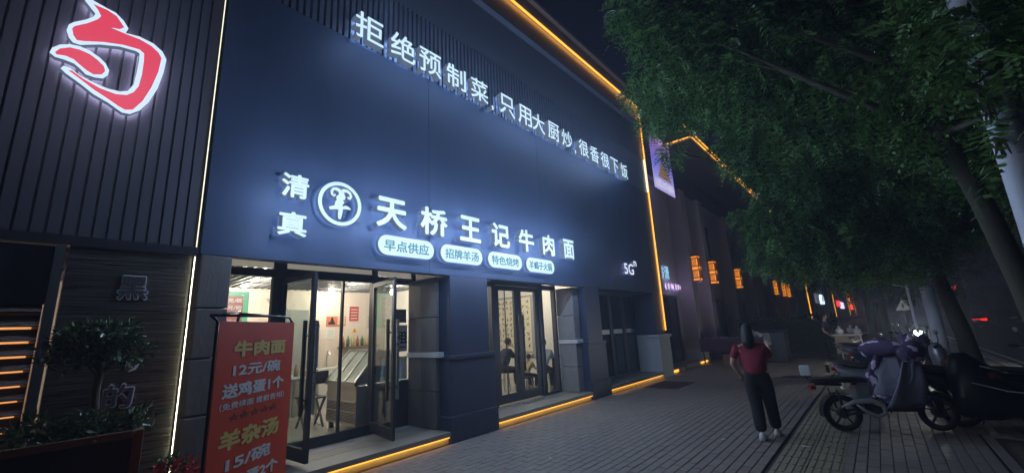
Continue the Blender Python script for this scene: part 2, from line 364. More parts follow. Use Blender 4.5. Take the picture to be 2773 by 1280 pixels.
# glazing of entrance 1 (x=-5.95)
def rect_frame(g,x0,x1,y0,y1,z0,z1,w):
    g.box(x0,x1,y0,y0+w,z0,z1); g.box(x0,x1,y1-w,y1,z0,z1); g.box(x0,x1,y0+w,y1-w,z0,z0+w); g.box(x0,x1,y0+w,y1-w,z1-w,z1)
X1=-5.95
for y0,y1,z0,z1 in ((1.38,1.44,.17,2.66),(2.14,2.30,.17,2.66),(3.58,3.67,.17,2.66),(4.32,4.40,.17,2.66),(1.44,2.14,2.38,2.48),(2.30,3.58,2.38,2.50),(3.67,4.32,2.38,2.48),(2.30,3.58,.17,.30),(1.44,2.14,.17,.26),(3.67,4.32,.80,.86)):
    box('door_frame',X1-.04,X1+.04,y0,y1,z0,z1,M_frame,bld)
box('mullion',X1-.03,X1+.02,3.105,3.135,.30,2.38,M_frame,bld)
for y0,y1,z0,z1 in ((1.44,2.14,.26,2.38),(2.30,3.105,.30,2.38),(3.135,3.58,.30,2.38),(3.67,4.32,.86,2.38)): box('pane',X1-.006,X1+.002,y0,y1,z0,z1,M_glass,bld)
box('kick_panel',X1-.02,X1+.02,3.67,4.32,.17,.80,M_frame,bld)
M_trans=mat('frosted_transom',(.6,.58,.5),.4,emit=(1,.93,.75),es=.22)  # faint emission stands in for interior light reflected in the transom glass
for y0,y1 in ((1.44,2.14),(2.30,3.58),(3.67,4.32)): box('transom_pane',X1-.01,X1+.01,y0,y1,2.50,2.58,M_trans,bld); box('transom_rail',X1-.03,X1+.03,y0,y1,2.58,2.62,M_frame,bld)
def leaf(hinge, ang, w, z0=.22, z1=2.36, label=None, hs=.92):
    """open door leaf swinging on a vertical hinge"""
    d=thing('glass_door',label,'door',(hinge[0],hinge[1],z0)); u=Vector((math.cos(ang),math.sin(ang),0)); O=Vector((hinge[0],hinge[1],0)); t=.04
    def B(name,a,b,za,zb,m,th=t): return G().bar(O+u*((a+b)/2)+UZv*za,O+u*((a+b)/2)+UZv*zb,th,(b-a),up=u).build(name,m,d)
    B('stile',0,.06,z0,z1,M_frame); B('stile',w-.07,w,z0,z1,M_frame); B('rail',.06,w-.07,z0,z0+.14,M_frame); B('rail',.06,w-.07,z1-.07,z1,M_frame)
    B('pane',.06,w-.07,z0+.14,z1-.07,M_dglass,.008)
    n=Vector((-u.y,u.x,0))
    for sg in (-1,1):
        g=G(); q=O+u*(hs*w)+n*(sg*.07); g.bar(q+UZv*.72,q+UZv*1.78,.035,.035,up=u)
        for z in (.88,1.6): g.bar(q+UZv*z,q-n*sg*.05+UZv*z,.02,.02)
        g.build('handle',M_chrome if sg>0 else M_black,d)
    return d
UZv=Vector((0,0,1))
leaf((-5.90,2.27),math.radians(3.5),.82,label='glass door leaf swung open beside the red price banner')
leaf((-5.90,3.60),math.radians(-12),.86,label='glass door leaf swung open at the right of the first entrance')
# glazing of entrance 2 (x=-5.65)
X2=-5.65
for y0,y1,z0,z1 in ((5.30,5.36,.17,2.66),(5.95,6.06,.17,2.66),(7.46,7.60,.17,2.66),(8.05,8.12,.17,2.66),(5.36,5.95,2.40,2.5),(6.06,7.46,2.44,2.56),(7.60,8.05,2.40,2.5),(5.36,5.95,.17,.24),(7.60,8.05,.17,.22)):
    box('door_frame',X2-.05,X2+.05,y0,y1,z0,z1,M_frame,bld)
for y0,y1 in ((5.36,5.95),(7.60,8.05)): box('pane',X2-.005,X2+.003,y0,y1,.24,2.40,M_glass,bld)
box('transom_pane',X2-.01,X2+.01,6.06,7.46,2.57,2.62,M_trans,bld); box('transom_pane',X2-.01,X2+.01,7.60,8.05,2.52,2.6,M_trans,bld)
for (a,b,hy,lb) in ((6.065,6.76,6.70,'closed glass door leaf with long handle, left of the pair in the second entrance'),(6.765,7.455,6.83,'closed glass door leaf, right of the pair in the second entrance')):
    d=thing('glass_door',lb,'door',(X2,a,.2)); 
    for q in ((a,a+.11),(b-.11,b)): box('stile',X2-.025,X2+.025,*q,.2,2.43,M_frame,d)
    for q in ((.2,.36),(2.34,2.43)): box('rail',X2-.025,X2+.025,a+.11,b-.11,*q,M_frame,d)
    box('pane',X2-.004,X2+.004,a+.11,b-.11,.36,2.34,M_glass,d)
    g=G(); g.bar((X2+.09,hy,.75),(X2+.09,hy,1.85),.03,.03)
    for z in (.9,1.7): g.bar((X2+.02,hy,z),(X2+.09,hy,z),.02,.02)
    g.build('handle',M_black,d)
    if a<6.5: box('glazing_bar',X2+.005,X2+.02,6.36,6.38,.36,2.34,M_frame,d)
# silver door stop lying on the step, lock box on the jamb
tag(G().bar((-5.42,6.55,.185),(-5.40,7.35,.185),.05,.02).build('metal_threshold_bar',M_chrome),'silver metal bar lying on the step before the second entrance','bar')
t=box('lock_box',-5.42,-5.36,5.325,5.40,1.02,1.14,M_alu,bld)
# entrance 3: closed dark glass doors
for k in range(4):
    y0=9.22+k*.77; g=G(); rect_frame(g,X2-.03,X2+.03,y0,y0+.76,.17,2.44,.07); g.build('door_frame',M_frame,bld)
    box('pane',X2-.01,X2,y0+.07,y0+.69,.24,2.37,M_darkglass,bld)
    box('handle_plate',X2+.005,X2+.03,y0+.12,y0+.62,1.32,1.44,M_alu,bld)
box('header',X2-.03,X2+.03,9.2,12.32,2.45,2.66,M_frame,bld)

# ================================================================== shop interiors
inr=thing('shop_interior','lit noodle shop interior seen through the glass fronts','interior',(-7.5,5,0.17)); del inr['category']; del inr['label']; inr['kind']='structure'
box('floor',-12,-5.62,-1,9.7,.10,.172,M_floor,inr)
box('back_wall',-9.75,-9.6,-1,4.99,.172,3.1,M_cream,inr)
box('back_wall',-11.2,-11.05,5.1,9.7,.172,3.1,M_white,inr)
box('end_wall',-11.0,-5.7,9.6,9.7,.172,3.1,M_white,inr)
box('partition_wall',-9.6,-7.4,6.2,6.3,.172,3.1,M_white,inr)
box('back_wall',-9.75,-9.6,4.99,6.3,.172,3.1,M_cream,inr)
box('side_wall',-9.6,-6.0,-1.1,-1,.172,3.1,M_cream,inr)
box('ceiling',-12,-5.7,-1,9.7,3.1,3.16,mat('dark_ceiling',(.05,.05,.055),.8),inr)
sm=G().box(-3.45,.0,-.02,.02,2.62,2.70).mesh('ceiling_slat',mat('grey_slat',(.13,.13,.14),.6))
for k in range(54): shared('ceiling_slat',sm,(-6.05,-.8+k*.13,0),inr)
M_bulb=glow('warm_downlight',(1,.93,.78),7)
def downlight(x,y,e=16,z=2.6):
    g=G(); g.lathe([(.001,0),(.075,0),(.075,.02),(.055,.02)],(x,y,z-.0)); o=g.build('downlight',[M_bulb],inr); lamp('downlight_glow',(x,y,z-.06),e,(1,.86,.66),inr,radius=.07)
for x,y in ((-9.0,2.76),(-8.1,2.63),(-9.05,4.5),(-7.95,4.35),(-7.9,5.3),(-6.9,2.4),(-7.0,4.0)): downlight(x,y,40)
for x,y in ((-7.5,7.2),(-9.0,7.6),(-6.8,8.6)): downlight(x,y,50,2.6)
# back wall furnishings
box('doorway',-9.6,-9.57,4.20,4.50,.172,1.9,mat('doorway_dark',(.05,.05,.055),.7),inr)
g=G(); g.box(-9.6,-9.56,2.55,3.03,1.75,2.56); mb=tag(g.build('menu_lightbox',glow('green_lightbox',(.03,.62,.28),.8)),'green lightbox menu on the wall behind the left window','menu board')
box('price_panel',-9.555,-9.55,2.60,2.93,1.76,2.47,glow('red_menu',(.48,.03,.03),.7),mb)
for k,s in enumerate(('5元/碗','7元/碗','6元/碗','2元/个','4元/个')): text('price_text',s,(-9.548,2.76,2.38-k*.135),RY,UZ,w=.3,h=.085,depth=.002,mats=glow('menu_white',(1,.95,.85),.9),parent=mb)
n=thing('notice','orange safety notice board on the cream wall inside the shop','notice',(-9.58,4.88,1.95))
box('board',-9.6,-9.58,4.66,5.12,1.84,2.06,mat('orange_board',(.55,.16,.06),.6),n); g=G()
for k in range(4): g.box(-9.579,-9.577,4.92,5.10,1.88+k*.045,1.905+k*.045)
g.build('print',M_paper,n); g=G(); g.box(-9.579,-9.576,4.70,4.86,1.88,1.93); g.prism([(4.74,1.93),(4.84,1.93),(4.80,2.04),(4.77,2.04)],lambda p:(-9.579,p[0],p[1]),lambda p:(-9.575,p[0],p[1])); g.build('picture',M_ink,n)
n=thing('notice','white certificate paper under the orange notice','notice',(-9.59,4.76,1.7)); box('sheet',-9.6,-9.59,4.66,4.86,1.56,1.80,M_paper,n); g=G()
for k in range(6): g.box(-9.589,-9.588,4.69,4.83,1.60+k*.03,1.607+k*.03)
g.build('print',mat('grey_print',(.35,.35,.35),.8),n)
n=thing('warning_sign','yellow triangular warning sign on the cream wall','sign',(-9.59,5.36,1.73))
g=G(); g.prism([(5.29,1.68),(5.43,1.68),(5.36,1.80)],lambda p:(-9.6,p[0],p[1]),lambda p:(-9.59,p[0],p[1])); g.build('plate',mat('warning_yellow',(.7,.42,.04),.5),n)
g=G(); g.prism([(5.345,1.70),(5.375,1.70),(5.36,1.765)],lambda p:(-9.59,p[0],p[1]),lambda p:(-9.587,p[0],p[1])); g.build('pictogram',M_ink,n)
c=thing('camera_unit','small white security camera high on the inner wall','security camera',(-9.5,3.4,2.38)); g=G(); g.bar((-9.6,3.4,2.42),(-9.5,3.4,2.38),.03,.03); g.build('bracket',M_alu,c); g=G(); g.tube([(-9.52,3.4,2.38),(-9.38,3.38,2.34)],.03); g.build('housing',M_paper,c)
# sink tap and shelf, table, chair, bottle
t=thing('wash_basin','white wash basin with a tall curved tap behind the freezer','basin',(-9.2,4.5,.172)); g=G(); g.box(-9.55,-9.1,4.3,4.85,.172,.95); g.build('cabinet',M_paper,t); g=G(); g.tube([(-9.4,4.62,.95),(-9.4,4.62,1.22),(-9.37,4.62,1.29),(-9.30,4.62,1.29),(-9.27,4.62,1.2)],.012,8); g.build('tap',M_chrome,t)
t=thing('dining_table','blue-topped dining table just inside the first entrance','table',(-8.1,3.35,.172))
box('table_top',-8.6,-7.5,3.05,3.65,.90,.93,mat('table_blue',(.30,.36,.45),.4),t)
for x in (-8.5,-7.6):
    for y in (3.12,3.58): box('leg',x-.02,x+.02,y-.02,y+.02,.172,.90,M_alu,t)
t=thing('bottle','small sauce bottle standing on the blue table','bottle',(-8.05,3.4,.93)); g=G(); g.lathe([(.001,.93),(.035,.93),(.035,1.05),(.015,1.10),(.012,1.14),(.001,1.14)],(-8.05,3.4,0)); g.build('body',mat('sauce_brown',(.35,.18,.08),.3),t,smooth=True); g=G(); g.lathe([(.001,1.14),(.015,1.14),(.015,1.16),(.001,1.16)],(-8.05,3.4,0)); g.build('cap',mat('cap_white',(.7,.7,.65),.5),t)
t=thing('tissue_box','wooden chopstick and tissue box on the blue table','box',(-7.8,3.5,.93)); box('case',-7.88,-7.74,3.42,3.56,.93,1.03,mat('pink_box',(.45,.28,.24),.6),t,bevel=.005); box('tissue',-7.83,-7.79,3.46,3.52,1.03,1.06,M_paper,t)
t=thing('folding_chair','dark folding chair beside the blue table','chair',(-7.3,3.3,.172)); g=G(); g.bar((-7.45,3.2,.172),(-7.15,3.2,.62),.03,.02); g.bar((-7.15,3.2,.172),(-7.45,3.2,.62),.03,.02); g.bar((-7.45,3.5,.172),(-7.15,3.5,.62),.03,.02); g.bar((-7.15,3.5,.172),(-7.45,3.5,.62),.03,.02); g.build('frame',M_black,t); box('seat',-7.5,-7.1,3.17,3.53,.62,.65,M_black,t,bevel=.01); box('backrest',-7.12,-7.09,3.17,3.53,.85,1.05,M_black,t,bevel=.01)
for y0,z0,c_,l in ((5.02+.15,1.95,(.45,.05,.04),'small red poster high on the cream wall right of the orange notice'),(5.62,1.75,(.6,.58,.5),'cream menu sheet at the right end of the back wall')):
    t=thing('wall_poster',l,'poster',(-9.59,y0,z0)); box('sheet',-9.6,-9.59,y0+.05,y0+.28,z0,z0+.34,mat('poster_%d'%int(y0*10),c_,.7),t); g=G()
    for k in range(4): g.box(-9.59,-9.588,y0+.08,y0+.25,z0+.05+k*.07,z0+.07+k*.07)
    g.build('print',M_ink if c_[0]>.5 else M_paper,t)
t=thing('wall_shelf','narrow wall shelf carrying a row of bottles behind the freezer','shelf',(-9.5,5.3,1.35)); box('board',-9.6,-9.38,4.95,5.9,1.33,1.36,M_wood,t)
for k in range(7):
    yy=5.02+k*.12; g=G(); g.lathe([(.001,1.36),(.035,1.36),(.035,1.50+.02*(k%3)),(.014,1.56),(.014,1.60),(.001,1.60)],(-9.48,yy,0),n=10); tag(g.build('bottle',mat('bottle_%d'%(k%3),((.30,.12,.04),(.05,.16,.06),(.5,.42,.2))[k%3],.25),smooth=True),('leftmost','second','third','middle','fifth','sixth','rightmost')[k]+' sauce bottle in the row of seven on the narrow wall shelf','bottle','sauce bottles on the wall shelf')
# chest freezer
fz=thing('display_freezer','stainless chest freezer with slanted glass lid inside the first entrance','freezer',(-6.480,3.8,.172))
M_ss=mat('brushed_stainless',(.50,.47,.43),.35,.7,noise=.12,nscale=5,stretch=(1,1,12))
g=G(); g.box(-7.030,-6.120,3.48,4.15,.27,.84); g.build('body',M_ss,fz,bevel=.01)
P=[(3.46,.86),(3.46,.90),(3.86,1.34),(4.17,1.34),(4.17,.86)]
g=G(); g.prism(P,lambda p:(-7.050,p[0],p[1]),lambda p:(-7.020,p[0],p[1])); g.prism(P,lambda p:(-6.130,p[0],p[1]),lambda p:(-6.115,p[0],p[1])); g.build('lid_side',M_ss,fz)
g=G(); g.box(-7.050,-6.115,3.445,3.50,.84,.90)
for x in (-7.030,-6.750,-6.450,-6.140): g.bar((x,3.47,.91),(x,3.86,1.35),.03,.02)
g.bar((-7.050,3.86,1.35),(-6.120,3.86,1.35),.03,.03); g.build('lid_frame',M_alu,fz)
g=G(); g.add([(-7.030,3.47,.905),(-6.130,3.47,.905),(-6.130,3.86,1.34),(-7.030,3.86,1.34)],[(0,1,2,3)]); g.build('lid_glass',mat('lid_glass',(.45,.50,.46),.12,spec=.7),fz)
box('vent_panel',-7.010,-6.140,3.470,3.48,.30,.62,mat('vent_steel',(.50,.46,.41),.45,.5),fz)
g=G()
for r in range(14):
    if r==7: continue
    for k in range(27): xx=-6.990+k*.031+(.015 if r%2 else 0); zz=.32+r*.0205; g.box(xx,xx+.020,3.466,3.4695,zz,zz+.010)
g.build('vent_slots',M_ink,fz,kind='stuff')
for x in (-6.980,-6.180): box('foot',x-.03,x+.03,3.52,3.58,.172,.27,M_black,fz)
box('plug_box',-7.100,-7.030,3.5,3.56,.62,.72,M_paper,fz)
g=G(); g.tube([(-7.090,3.5,.63),(-7.130,3.46,.5),(-7.250,3.44,.35),(-7.290,3.44,.26),(-7.210,3.45,.2),(-7.080,3.47,.24)],.007,6); tag(g.build('power_cable',M_black),'black power cable looping down beside the freezer','cable')
t=thing('rental_poster','white paper poster with the character for rent behind the side window','poster',(-6.02,4.0,1.5)); box('sheet',-6.03,-6.02,4.02,4.31,1.30,1.72,M_paper,t); text('character','租',(-6.018,4.20,1.52),RY,UZ,h=.2,depth=.002,mats=M_ink,parent=t,bold=.02); box('print_line',-6.019,-6.017,4.06,4.28,1.36,1.375,M_ink,t)
box('dark_sheet',-6.03,-6.022,4.02,4.29,1.76,1.98,mat('grey_notice',(.08,.08,.1),.6),t)
t=thing('radiator','white ridged radiator behind the side window','radiator',(-6.2,4.0,.9)); 
for k in range(6): box('fin',-6.16,-6.08,3.86+k*.085,3.93+k*.085,.86,1.22,M_paper,t,bevel=.01)
# drinks poster on wall-side: tall green cooler seen through open leaf
t=thing('drinks_fridge','tall green lit drinks fridge inside near the left window','fridge',(-8.9,3.6,.172)); box('cabinet',-9.2,-8.65,3.42,3.85,.172,2.15,mat('fridge_white',(.5,.5,.5),.4),t,bevel=.01); box('lit_panel',-9.15,-8.7,3.405,3.419,1.3,2.1,glow('green_panel',(.04,.55,.30),.45),t)
for k in range(9): box('lettering',-9.10,-9.02,3.400,3.404,1.35+k*.08,1.40+k*.08,M_face,t)
# calligraphy scroll on the end wall of room 2
sc=thing('calligraphy_scroll','large framed calligraphy scroll hanging on the end wall behind the diners','scroll',(-8.4,9.58,1.7))
box('mount',-9.75,-7.15,9.575,9.60,.82,2.52,mat('grey_mount',(.33,.31,.33),.8),sc); box('rod',-9.75,-7.15,9.56,9.59,.80,.83,M_wood,sc)
box('sheet',-9.6,-7.50,9.570,9.575,.95,2.46,mat('rice_paper',(.72,.66,.50),.8),sc)
g=G()
for i in range(13):
    for j in range(9):
        if (i*7+j*3)%11==0: continue
        strokes(g,(-9.48+i*.155,9.569,2.34-j*.155),(1,0,0),(0,0,1),.14,6,i*31+j,-.0005,.22)
g.build('brush_writing',M_ink,sc,kind='stuff')

# ================================================================== people
def skin_obj(nodes, edges, level=2):
    me=bpy.data.meshes.new('sk'); me.from_pydata([n[0] for n in nodes],edges,[]); o=bpy.data.objects.new('sk',me); C.objects.link(o)
    sk=o.modifiers.new('s','SKIN'); sk.use_smooth_shade=True; sb=o.modifiers.new('b','SUBSURF'); sb.levels=level; sb.render_levels=level
    d=me.skin_vertices[0].data
    for i,n in enumerate(nodes): d[i].radius=(n[1],n[1]) if not hasattr(n[1],'__len__') else n[1]; d[i].use_root=(i==0)
    bpy.context.view_layer.update()
    m2=bpy.data.meshes.new_from_object(o.evaluated_get(bpy.context.evaluated_depsgraph_get()))
    V=[tuple(v.co) for v in m2.vertices]; F=[tuple(p.vertices) for p in m2.polygons]
    bpy.data.objects.remove(o); bpy.data.meshes.remove(m2); bpy.data.meshes.remove(me); return V,F
def remesh(g, name, m, parent, voxel=.007, squash=None):
    me=g.mesh('rm',m,Vector((0,0,0))); o=bpy.data.objects.new('rm',me); C.objects.link(o)
    r=o.modifiers.new('r','REMESH'); r.mode='VOXEL'; r.voxel_size=voxel; r.use_smooth_shade=True
    s=o.modifiers.new('s','SMOOTH'); s.iterations=2
    bpy.context.view_layer.update(); m2=bpy.data.meshes.new_from_object(o.evaluated_get(bpy.context.evaluated_depsgraph_get()))
    q=G(); q.v=[tuple(v.co) for v in m2.vertices]; q.f=[tuple(p.vertices) for p in m2.polygons]; q.mi=[0]*len(q.f)
    bpy.data.objects.remove(o); bpy.data.meshes.remove(m2); bpy.data.meshes.remove(me)
    return q.build(name,m,parent,smooth=True)
def person(J, face, k=1.0, shirt=None, trousers=None, shoes=None, parent=None, ponytail=None, hairlong=0, hands='relaxed', voxel=.008, sleeve=.75, wide=1.0, legw=1.0, drop=0):
    """J: joint name -> point.  face: unit vector the face looks along.  k: body scale"""
    J={a:Vector(b) for a,b in J.items()}; f=Vector(face).normalized(); side=f.cross(UZv).normalized()  # side = person's right
    nodes=[];E=[];ix={}
    def nd(n,p,r,pr=None):
        ix[n]=len(nodes); nodes.append((tuple(p),r*k))
        if pr: E.append((ix[pr],ix[n]))
    nd('pelvis',J['pelvis'],.115); nd('waist',J['waist'],.105,'pelvis'); nd('chest',J['chest'],.12,'waist'); nd('neckb',J['neck'],.06,'chest'); nd('neck',J['neck'].lerp(J['head'],.5),.048,'neckb')
    for s in 'LR':
        nd('sh'+s,J['sh'+s],.055,'chest'); nd('el'+s,J['el'+s],.038,'sh'+s); nd('wr'+s,J['wr'+s],.024,'el'+s)
        d=(J['wr'+s]-J['el'+s]).normalized(); pal=J['wr'+s]+d*.05*k; nd('pa'+s,pal,.026,'wr'+s)
        hip=J['hip'+s]; nd('hip'+s,hip,.085,'pelvis'); nd('kn'+s,J['kn'+s],.055,'hip'+s); nd('an'+s,J['an'+s],.035,'kn'+s)
    V,F=skin_obj(nodes,E); g=G(); g.add(V,F)
    for s in 'LR':   # fingers: own chains rooted in the palm
        d=(J['wr'+s]-J['el'+s]).normalized(); pal=J['wr'+s]+d*.06*k; q=d.cross(f if abs(d.dot(f))<.9 else UZv).normalized(); curl=q.cross(d)*(.5 if s=='L' else -.5)
        for i,(o_,L) in enumerate(((-.027,.062),(-.009,.072),(.009,.068),(.027,.054))):
            a=pal+q*o_*k+d*.012; b=a+(d*.9+curl*.25)*L*.55*k; c_=b+(d*.6+curl*.9)*L*.5*k
            g.tube([a-d*.03*k,a,b,c_],[.009*k,.009*k,.0085*k,.007*k],6)
        a=J['wr'+s]+d*.03*k+q*-.02*k; b=a+(-q*.8+d*.6)*.04*k; g.tube([a,b,b+(d*.9+curl*.5)*.028*k],[.012*k,.010*k,.008*k],6)
    H=J['head']; R=Matrix((side,f,UZv)).transposed()
    g.ell(H,(.074*k,.09*k,.108*k),16,12,R); g.ell(H+f*.035*k-UZv*.05*k,(.05*k,.05*k,.055*k),12,8,R)
    g.tube([H+f*.085*k+UZv*.012*k,H+f*.112*k-UZv*.022*k],[.009*k,.014*k],6)
    for sg in (-1,1): g.ell(H+side*sg*.076*k-UZv*.005*k,(.010*k,.020*k,.030*k),8,6,R)
    body=remesh(g,'body',M_skin,parent,voxel)
    g=G()
    for sg in (-1,1): g.ell(H+side*sg*.03*k+f*.083*k+UZv*.01*k,(.013*k,.006*k,.007*k),8,6,R)
    g.build('eyes',M_ink,parent); g=G(); g.ell(H+f*.086*k-UZv*.05*k,(.022*k,.006*k,.007*k),8,6,R); g.build('lips',mat('lips',(.35,.12,.10),.5),parent)
    # hair
    g=G(); g.ell(H-f*.014*k+UZv*.018*k,(.084*k,.092*k,.105*k),16,12,R)
    if hairlong: g.tube([H-f*.05*k+UZv*.02,H-f*.085*k-UZv*.08*k,H-f*.10*k-UZv*.16*k,H-f*.10*k-UZv*hairlong*k],[.078*k,.088*k,.085*k,.045*k],12)
    if ponytail: g.tube([H-f*.08*k+UZv*.03,H-f*.13*k-UZv*.03*k,H-f*.14*k-UZv*.12*k,H-f*.12*k-UZv*ponytail*k],[.025*k,.04*k,.035*k,.012*k],10)
    hb=remesh(g,'hair',M_hair,parent,.01)
    hm=hb.data   # cut the fringe away so that the face shows
    bm=bmesh.new(); bm.from_mesh(hm); o_=org(parent)
    bmesh.ops.delete(bm,geom=[v for v in bm.verts if (v.co+o_-H).dot(f)>.055*k and (v.co+o_-H).z<.075*k],context='VERTS'); bm.to_mesh(hm); bm.free()
    # shirt
    nodes=[];E=[];ix={}
    def nd(n,p,r,pr=None):
        ix[n]=len(nodes); nodes.append((tuple(p),r*k))
        if pr: E.append((ix[pr],ix[n]))
    nd('a',J['pelvis'].lerp(J['waist'],.45-drop),.142*wide); nd('b',J['waist'],.132*wide,'a'); nd('c',J['chest'],.14*wide,'b'); nd('n',J['neck'],.068,'c')
    for s in 'LR': nd('s'+s,J['sh'+s],.073,'c'); nd('e'+s,J['sh'+s].lerp(J['el'+s],sleeve),.062,'s'+s)
    V,F=skin_obj(nodes,E); g=G(); g.add(V,F); remesh(g,'shirt',shirt,parent,voxel*1.2)
    nodes=[];E=[];ix={}
    nd('a',J['pelvis'].lerp(J['waist'],.9),.118); nd('p',J['pelvis'],.13,'a')
    for s in 'LR': nd('h'+s,J['hip'+s],.105*legw,'p'); nd('k'+s,J['kn'+s],.078*legw,'h'+s); nd('m'+s,J['kn'+s].lerp(J['an'+s],.99),.070*legw,'k'+s)
    V,F=skin_obj(nodes,E); g=G(); g.add(V,F); remesh(g,'trousers',trousers,parent,voxel*1.2)
    for s in 'LR':
        a=J['an'+s]; t=J.get('toe'+s,a+f*.15*k); z0=J['sole'].z if 'sole' in J else a.z-.07
        m_=a.lerp(t,.5); g=G(); dd=(t-a); dd.z=0; dd.normalize(); ss=dd.cross(UZv)
        rings=[]
        for u_,w_,h_ in ((-.35,.5,.7),(-.2,.85,1.0),(.15,.95,1.0),(.5,1.1,.65),(.85,1.0,.45),(1.05,.5,.3)):
            p=a+dd*(u_*.17*k); p.z=z0; rings.append([p+ss*(.045*k*w_*cx)+UZv*(.10*k*h_*cz) for cx,cz in ((-1,0),(1,0),(1.05,.35),(.8,.8),(.3,1),(-.3,1),(-.8,.8),(-1.05,.35))])
        g.loft(rings); g.build('shoe',shoes,parent,smooth=True,bevel=0,fix=True)
    return body
# the walking woman
w=thing('person','woman in a dark red T-shirt and black trousers walking away, holding up a phone','person',(-1.38,6.7,0))
person(dict(pelvis=(-1.40,6.72,.79),waist=(-1.405,6.71,.92),chest=(-1.43,6.70,1.07),neck=(-1.44,6.70,1.22),head=(-1.435,6.73,1.375),
  shL=(-1.60,6.70,1.155),elL=(-1.675,6.65,.95),wrL=(-1.615,6.76,.78),shR=(-1.27,6.72,1.15),elR=(-1.20,6.84,.98),wrR=(-1.25,6.99,1.14),
  hipL=(-1.485,6.71,.74),knL=(-1.455,6.68,.42),anL=(-1.42,6.56,.085),hipR=(-1.32,6.73,.74),knR=(-1.315,6.82,.43),anR=(-1.30,6.88,.085),sole=(0,0,.003)),
  (-.1,1,0),k=.93,drop=.55,shirt=mat('dark_red_tshirt',(.22,.012,.030),.85,noise=.15,nscale=8,bump=1.0,bscale=7),trousers=mat('black_trousers',(.006,.006,.008),.85,bump=.9,bscale=9),
  shoes=mat('white_trainers',(.62,.64,.68),.5,noise=.1),parent=w,hairlong=.25,wide=1.22,legw=1.18)
p=thing('phone','smartphone held up in the walking woman\'s right hand','phone',(-1.27,7.07,1.2)); g=G(); g.bar((-1.27,7.09,1.19),(-1.28,7.10,1.335),.075,.009,up=(0,1,0)); g.build('case',M_alu,p,bevel=.003)
g=G(); g.bar((-1.27,7.083,1.20),(-1.28,7.094,1.325),.066,.002,up=(0,1,0)); g.build('screen',glow('phone_screen',(.25,.27,.30),.08),p)
def seated(label,hip,face,shirt,k=1.0,head_drop=0,lean=.12,**kw):
    """a diner seated at hip (floor z .172), thighs along the face direction"""
    hx,hy=hip; f=Vector(face).normalized(); s=f.cross(UZv); z=.172; t=thing('person',label,'person',(hx,hy,z)); P=Vector((hx,hy,z+.50*k))
    def q(a,b,c): return P+f*a*k+s*b*k+UZv*c*k
    person(dict(pelvis=q(0,0,.05),waist=q(.02,0,.2),chest=q(lean*.7,0,.38),neck=q(lean,0,.54),head=q(lean+.05,0,.70-head_drop),
      shL=q(lean*.9,-.19,.47),elL=q(lean+.10,-.25,.24),wrL=q(lean+.33,-.14,.27),shR=q(lean*.9,.19,.47),elR=q(lean+.10,.25,.24),wrR=q(lean+.33,.14,.27),
      hipL=q(.03,-.09,.02),knL=q(.42,-.12,.0),anL=q(.44,-.12,-.42),hipR=q(.03,.09,.02),knR=q(.42,.12,.0),anR=q(.40,.12,-.42),sole=(0,0,z+.003)),
      face,k=k,shirt=shirt,trousers=mat('diner_trousers',(.025,.025,.03),.8),parent=t,voxel=.012,shoes=mat('pale_shoes',(.5,.42,.33),.6),**kw)
    return t
seated('man in a black T-shirt with cropped hair dining with his back to the door',(-6.95,7.72),(.35,1,0),mat('black_tshirt',(.018,.02,.035),.85),k=.92,wide=1.1)
seated('woman with a ponytail in a pale grey shirt sitting at the right of the table',(-5.98,8.0),(-.5,1,0),mat('pale_grey_shirt',(.42,.44,.43),.85,bump=.6,bscale=10),k=.88,ponytail=.28)
seated('small child in a yellow top sitting between the two adults',(-6.52,8.05),(.0,1,0),mat('yellow_top',(.55,.50,.25),.85),k=.62)
def stool(x,y,label,h=.44):
    t=thing('stool',label,'stool',(x,y,.172)); g=G(); g.lathe([(.001,.172+h-.03),(.15,.172+h-.03),(.155,.172+h),(.001,.172+h)],(x,y,0)); g.build('seat',M_black,t)
    for a in range(4): c_,s_=math.cos(a*1.57+.78),math.sin(a*1.57+.78); g=G(); g.bar((x+c_*.1,y+s_*.1,.172+h-.03),(x+c_*.14,y+s_*.14,.172),.02,.02); g.build('leg',M_alu,t)
stool(-6.95,7.72,'black stool under the man in the black T-shirt'); stool(-5.98,8.0,'black stool under the woman with the ponytail'); stool(-6.52,8.05,'black stool under the small child',.30)
t=thing('dining_table','dining table with dishes between the seated diners in the second room','table',(-6.5,8.6,.172)); box('table_top',-7.2,-5.85,8.25,8.95,.88,.91,mat('brown_table',(.16,.10,.06),.4),t)
for x in (-7.1,-5.95):
    for y in (8.35,8.85): box('leg',x-.025,x+.025,y-.025,y+.025,.172,.88,M_black,t)
for x,y,l in ((-6.35,8.45,'pale soup bowl at the near edge of the diners\' table'),(-6.75,8.6,'pale soup bowl in front of the man in the black T-shirt')):
    g=G(); g.lathe([(.04,.911),(.09,.965),(.085,.965),(.035,.918)],(x,y,0),n=16); tag(g.build('bowl',M_paper,smooth=True),l,'bowl')

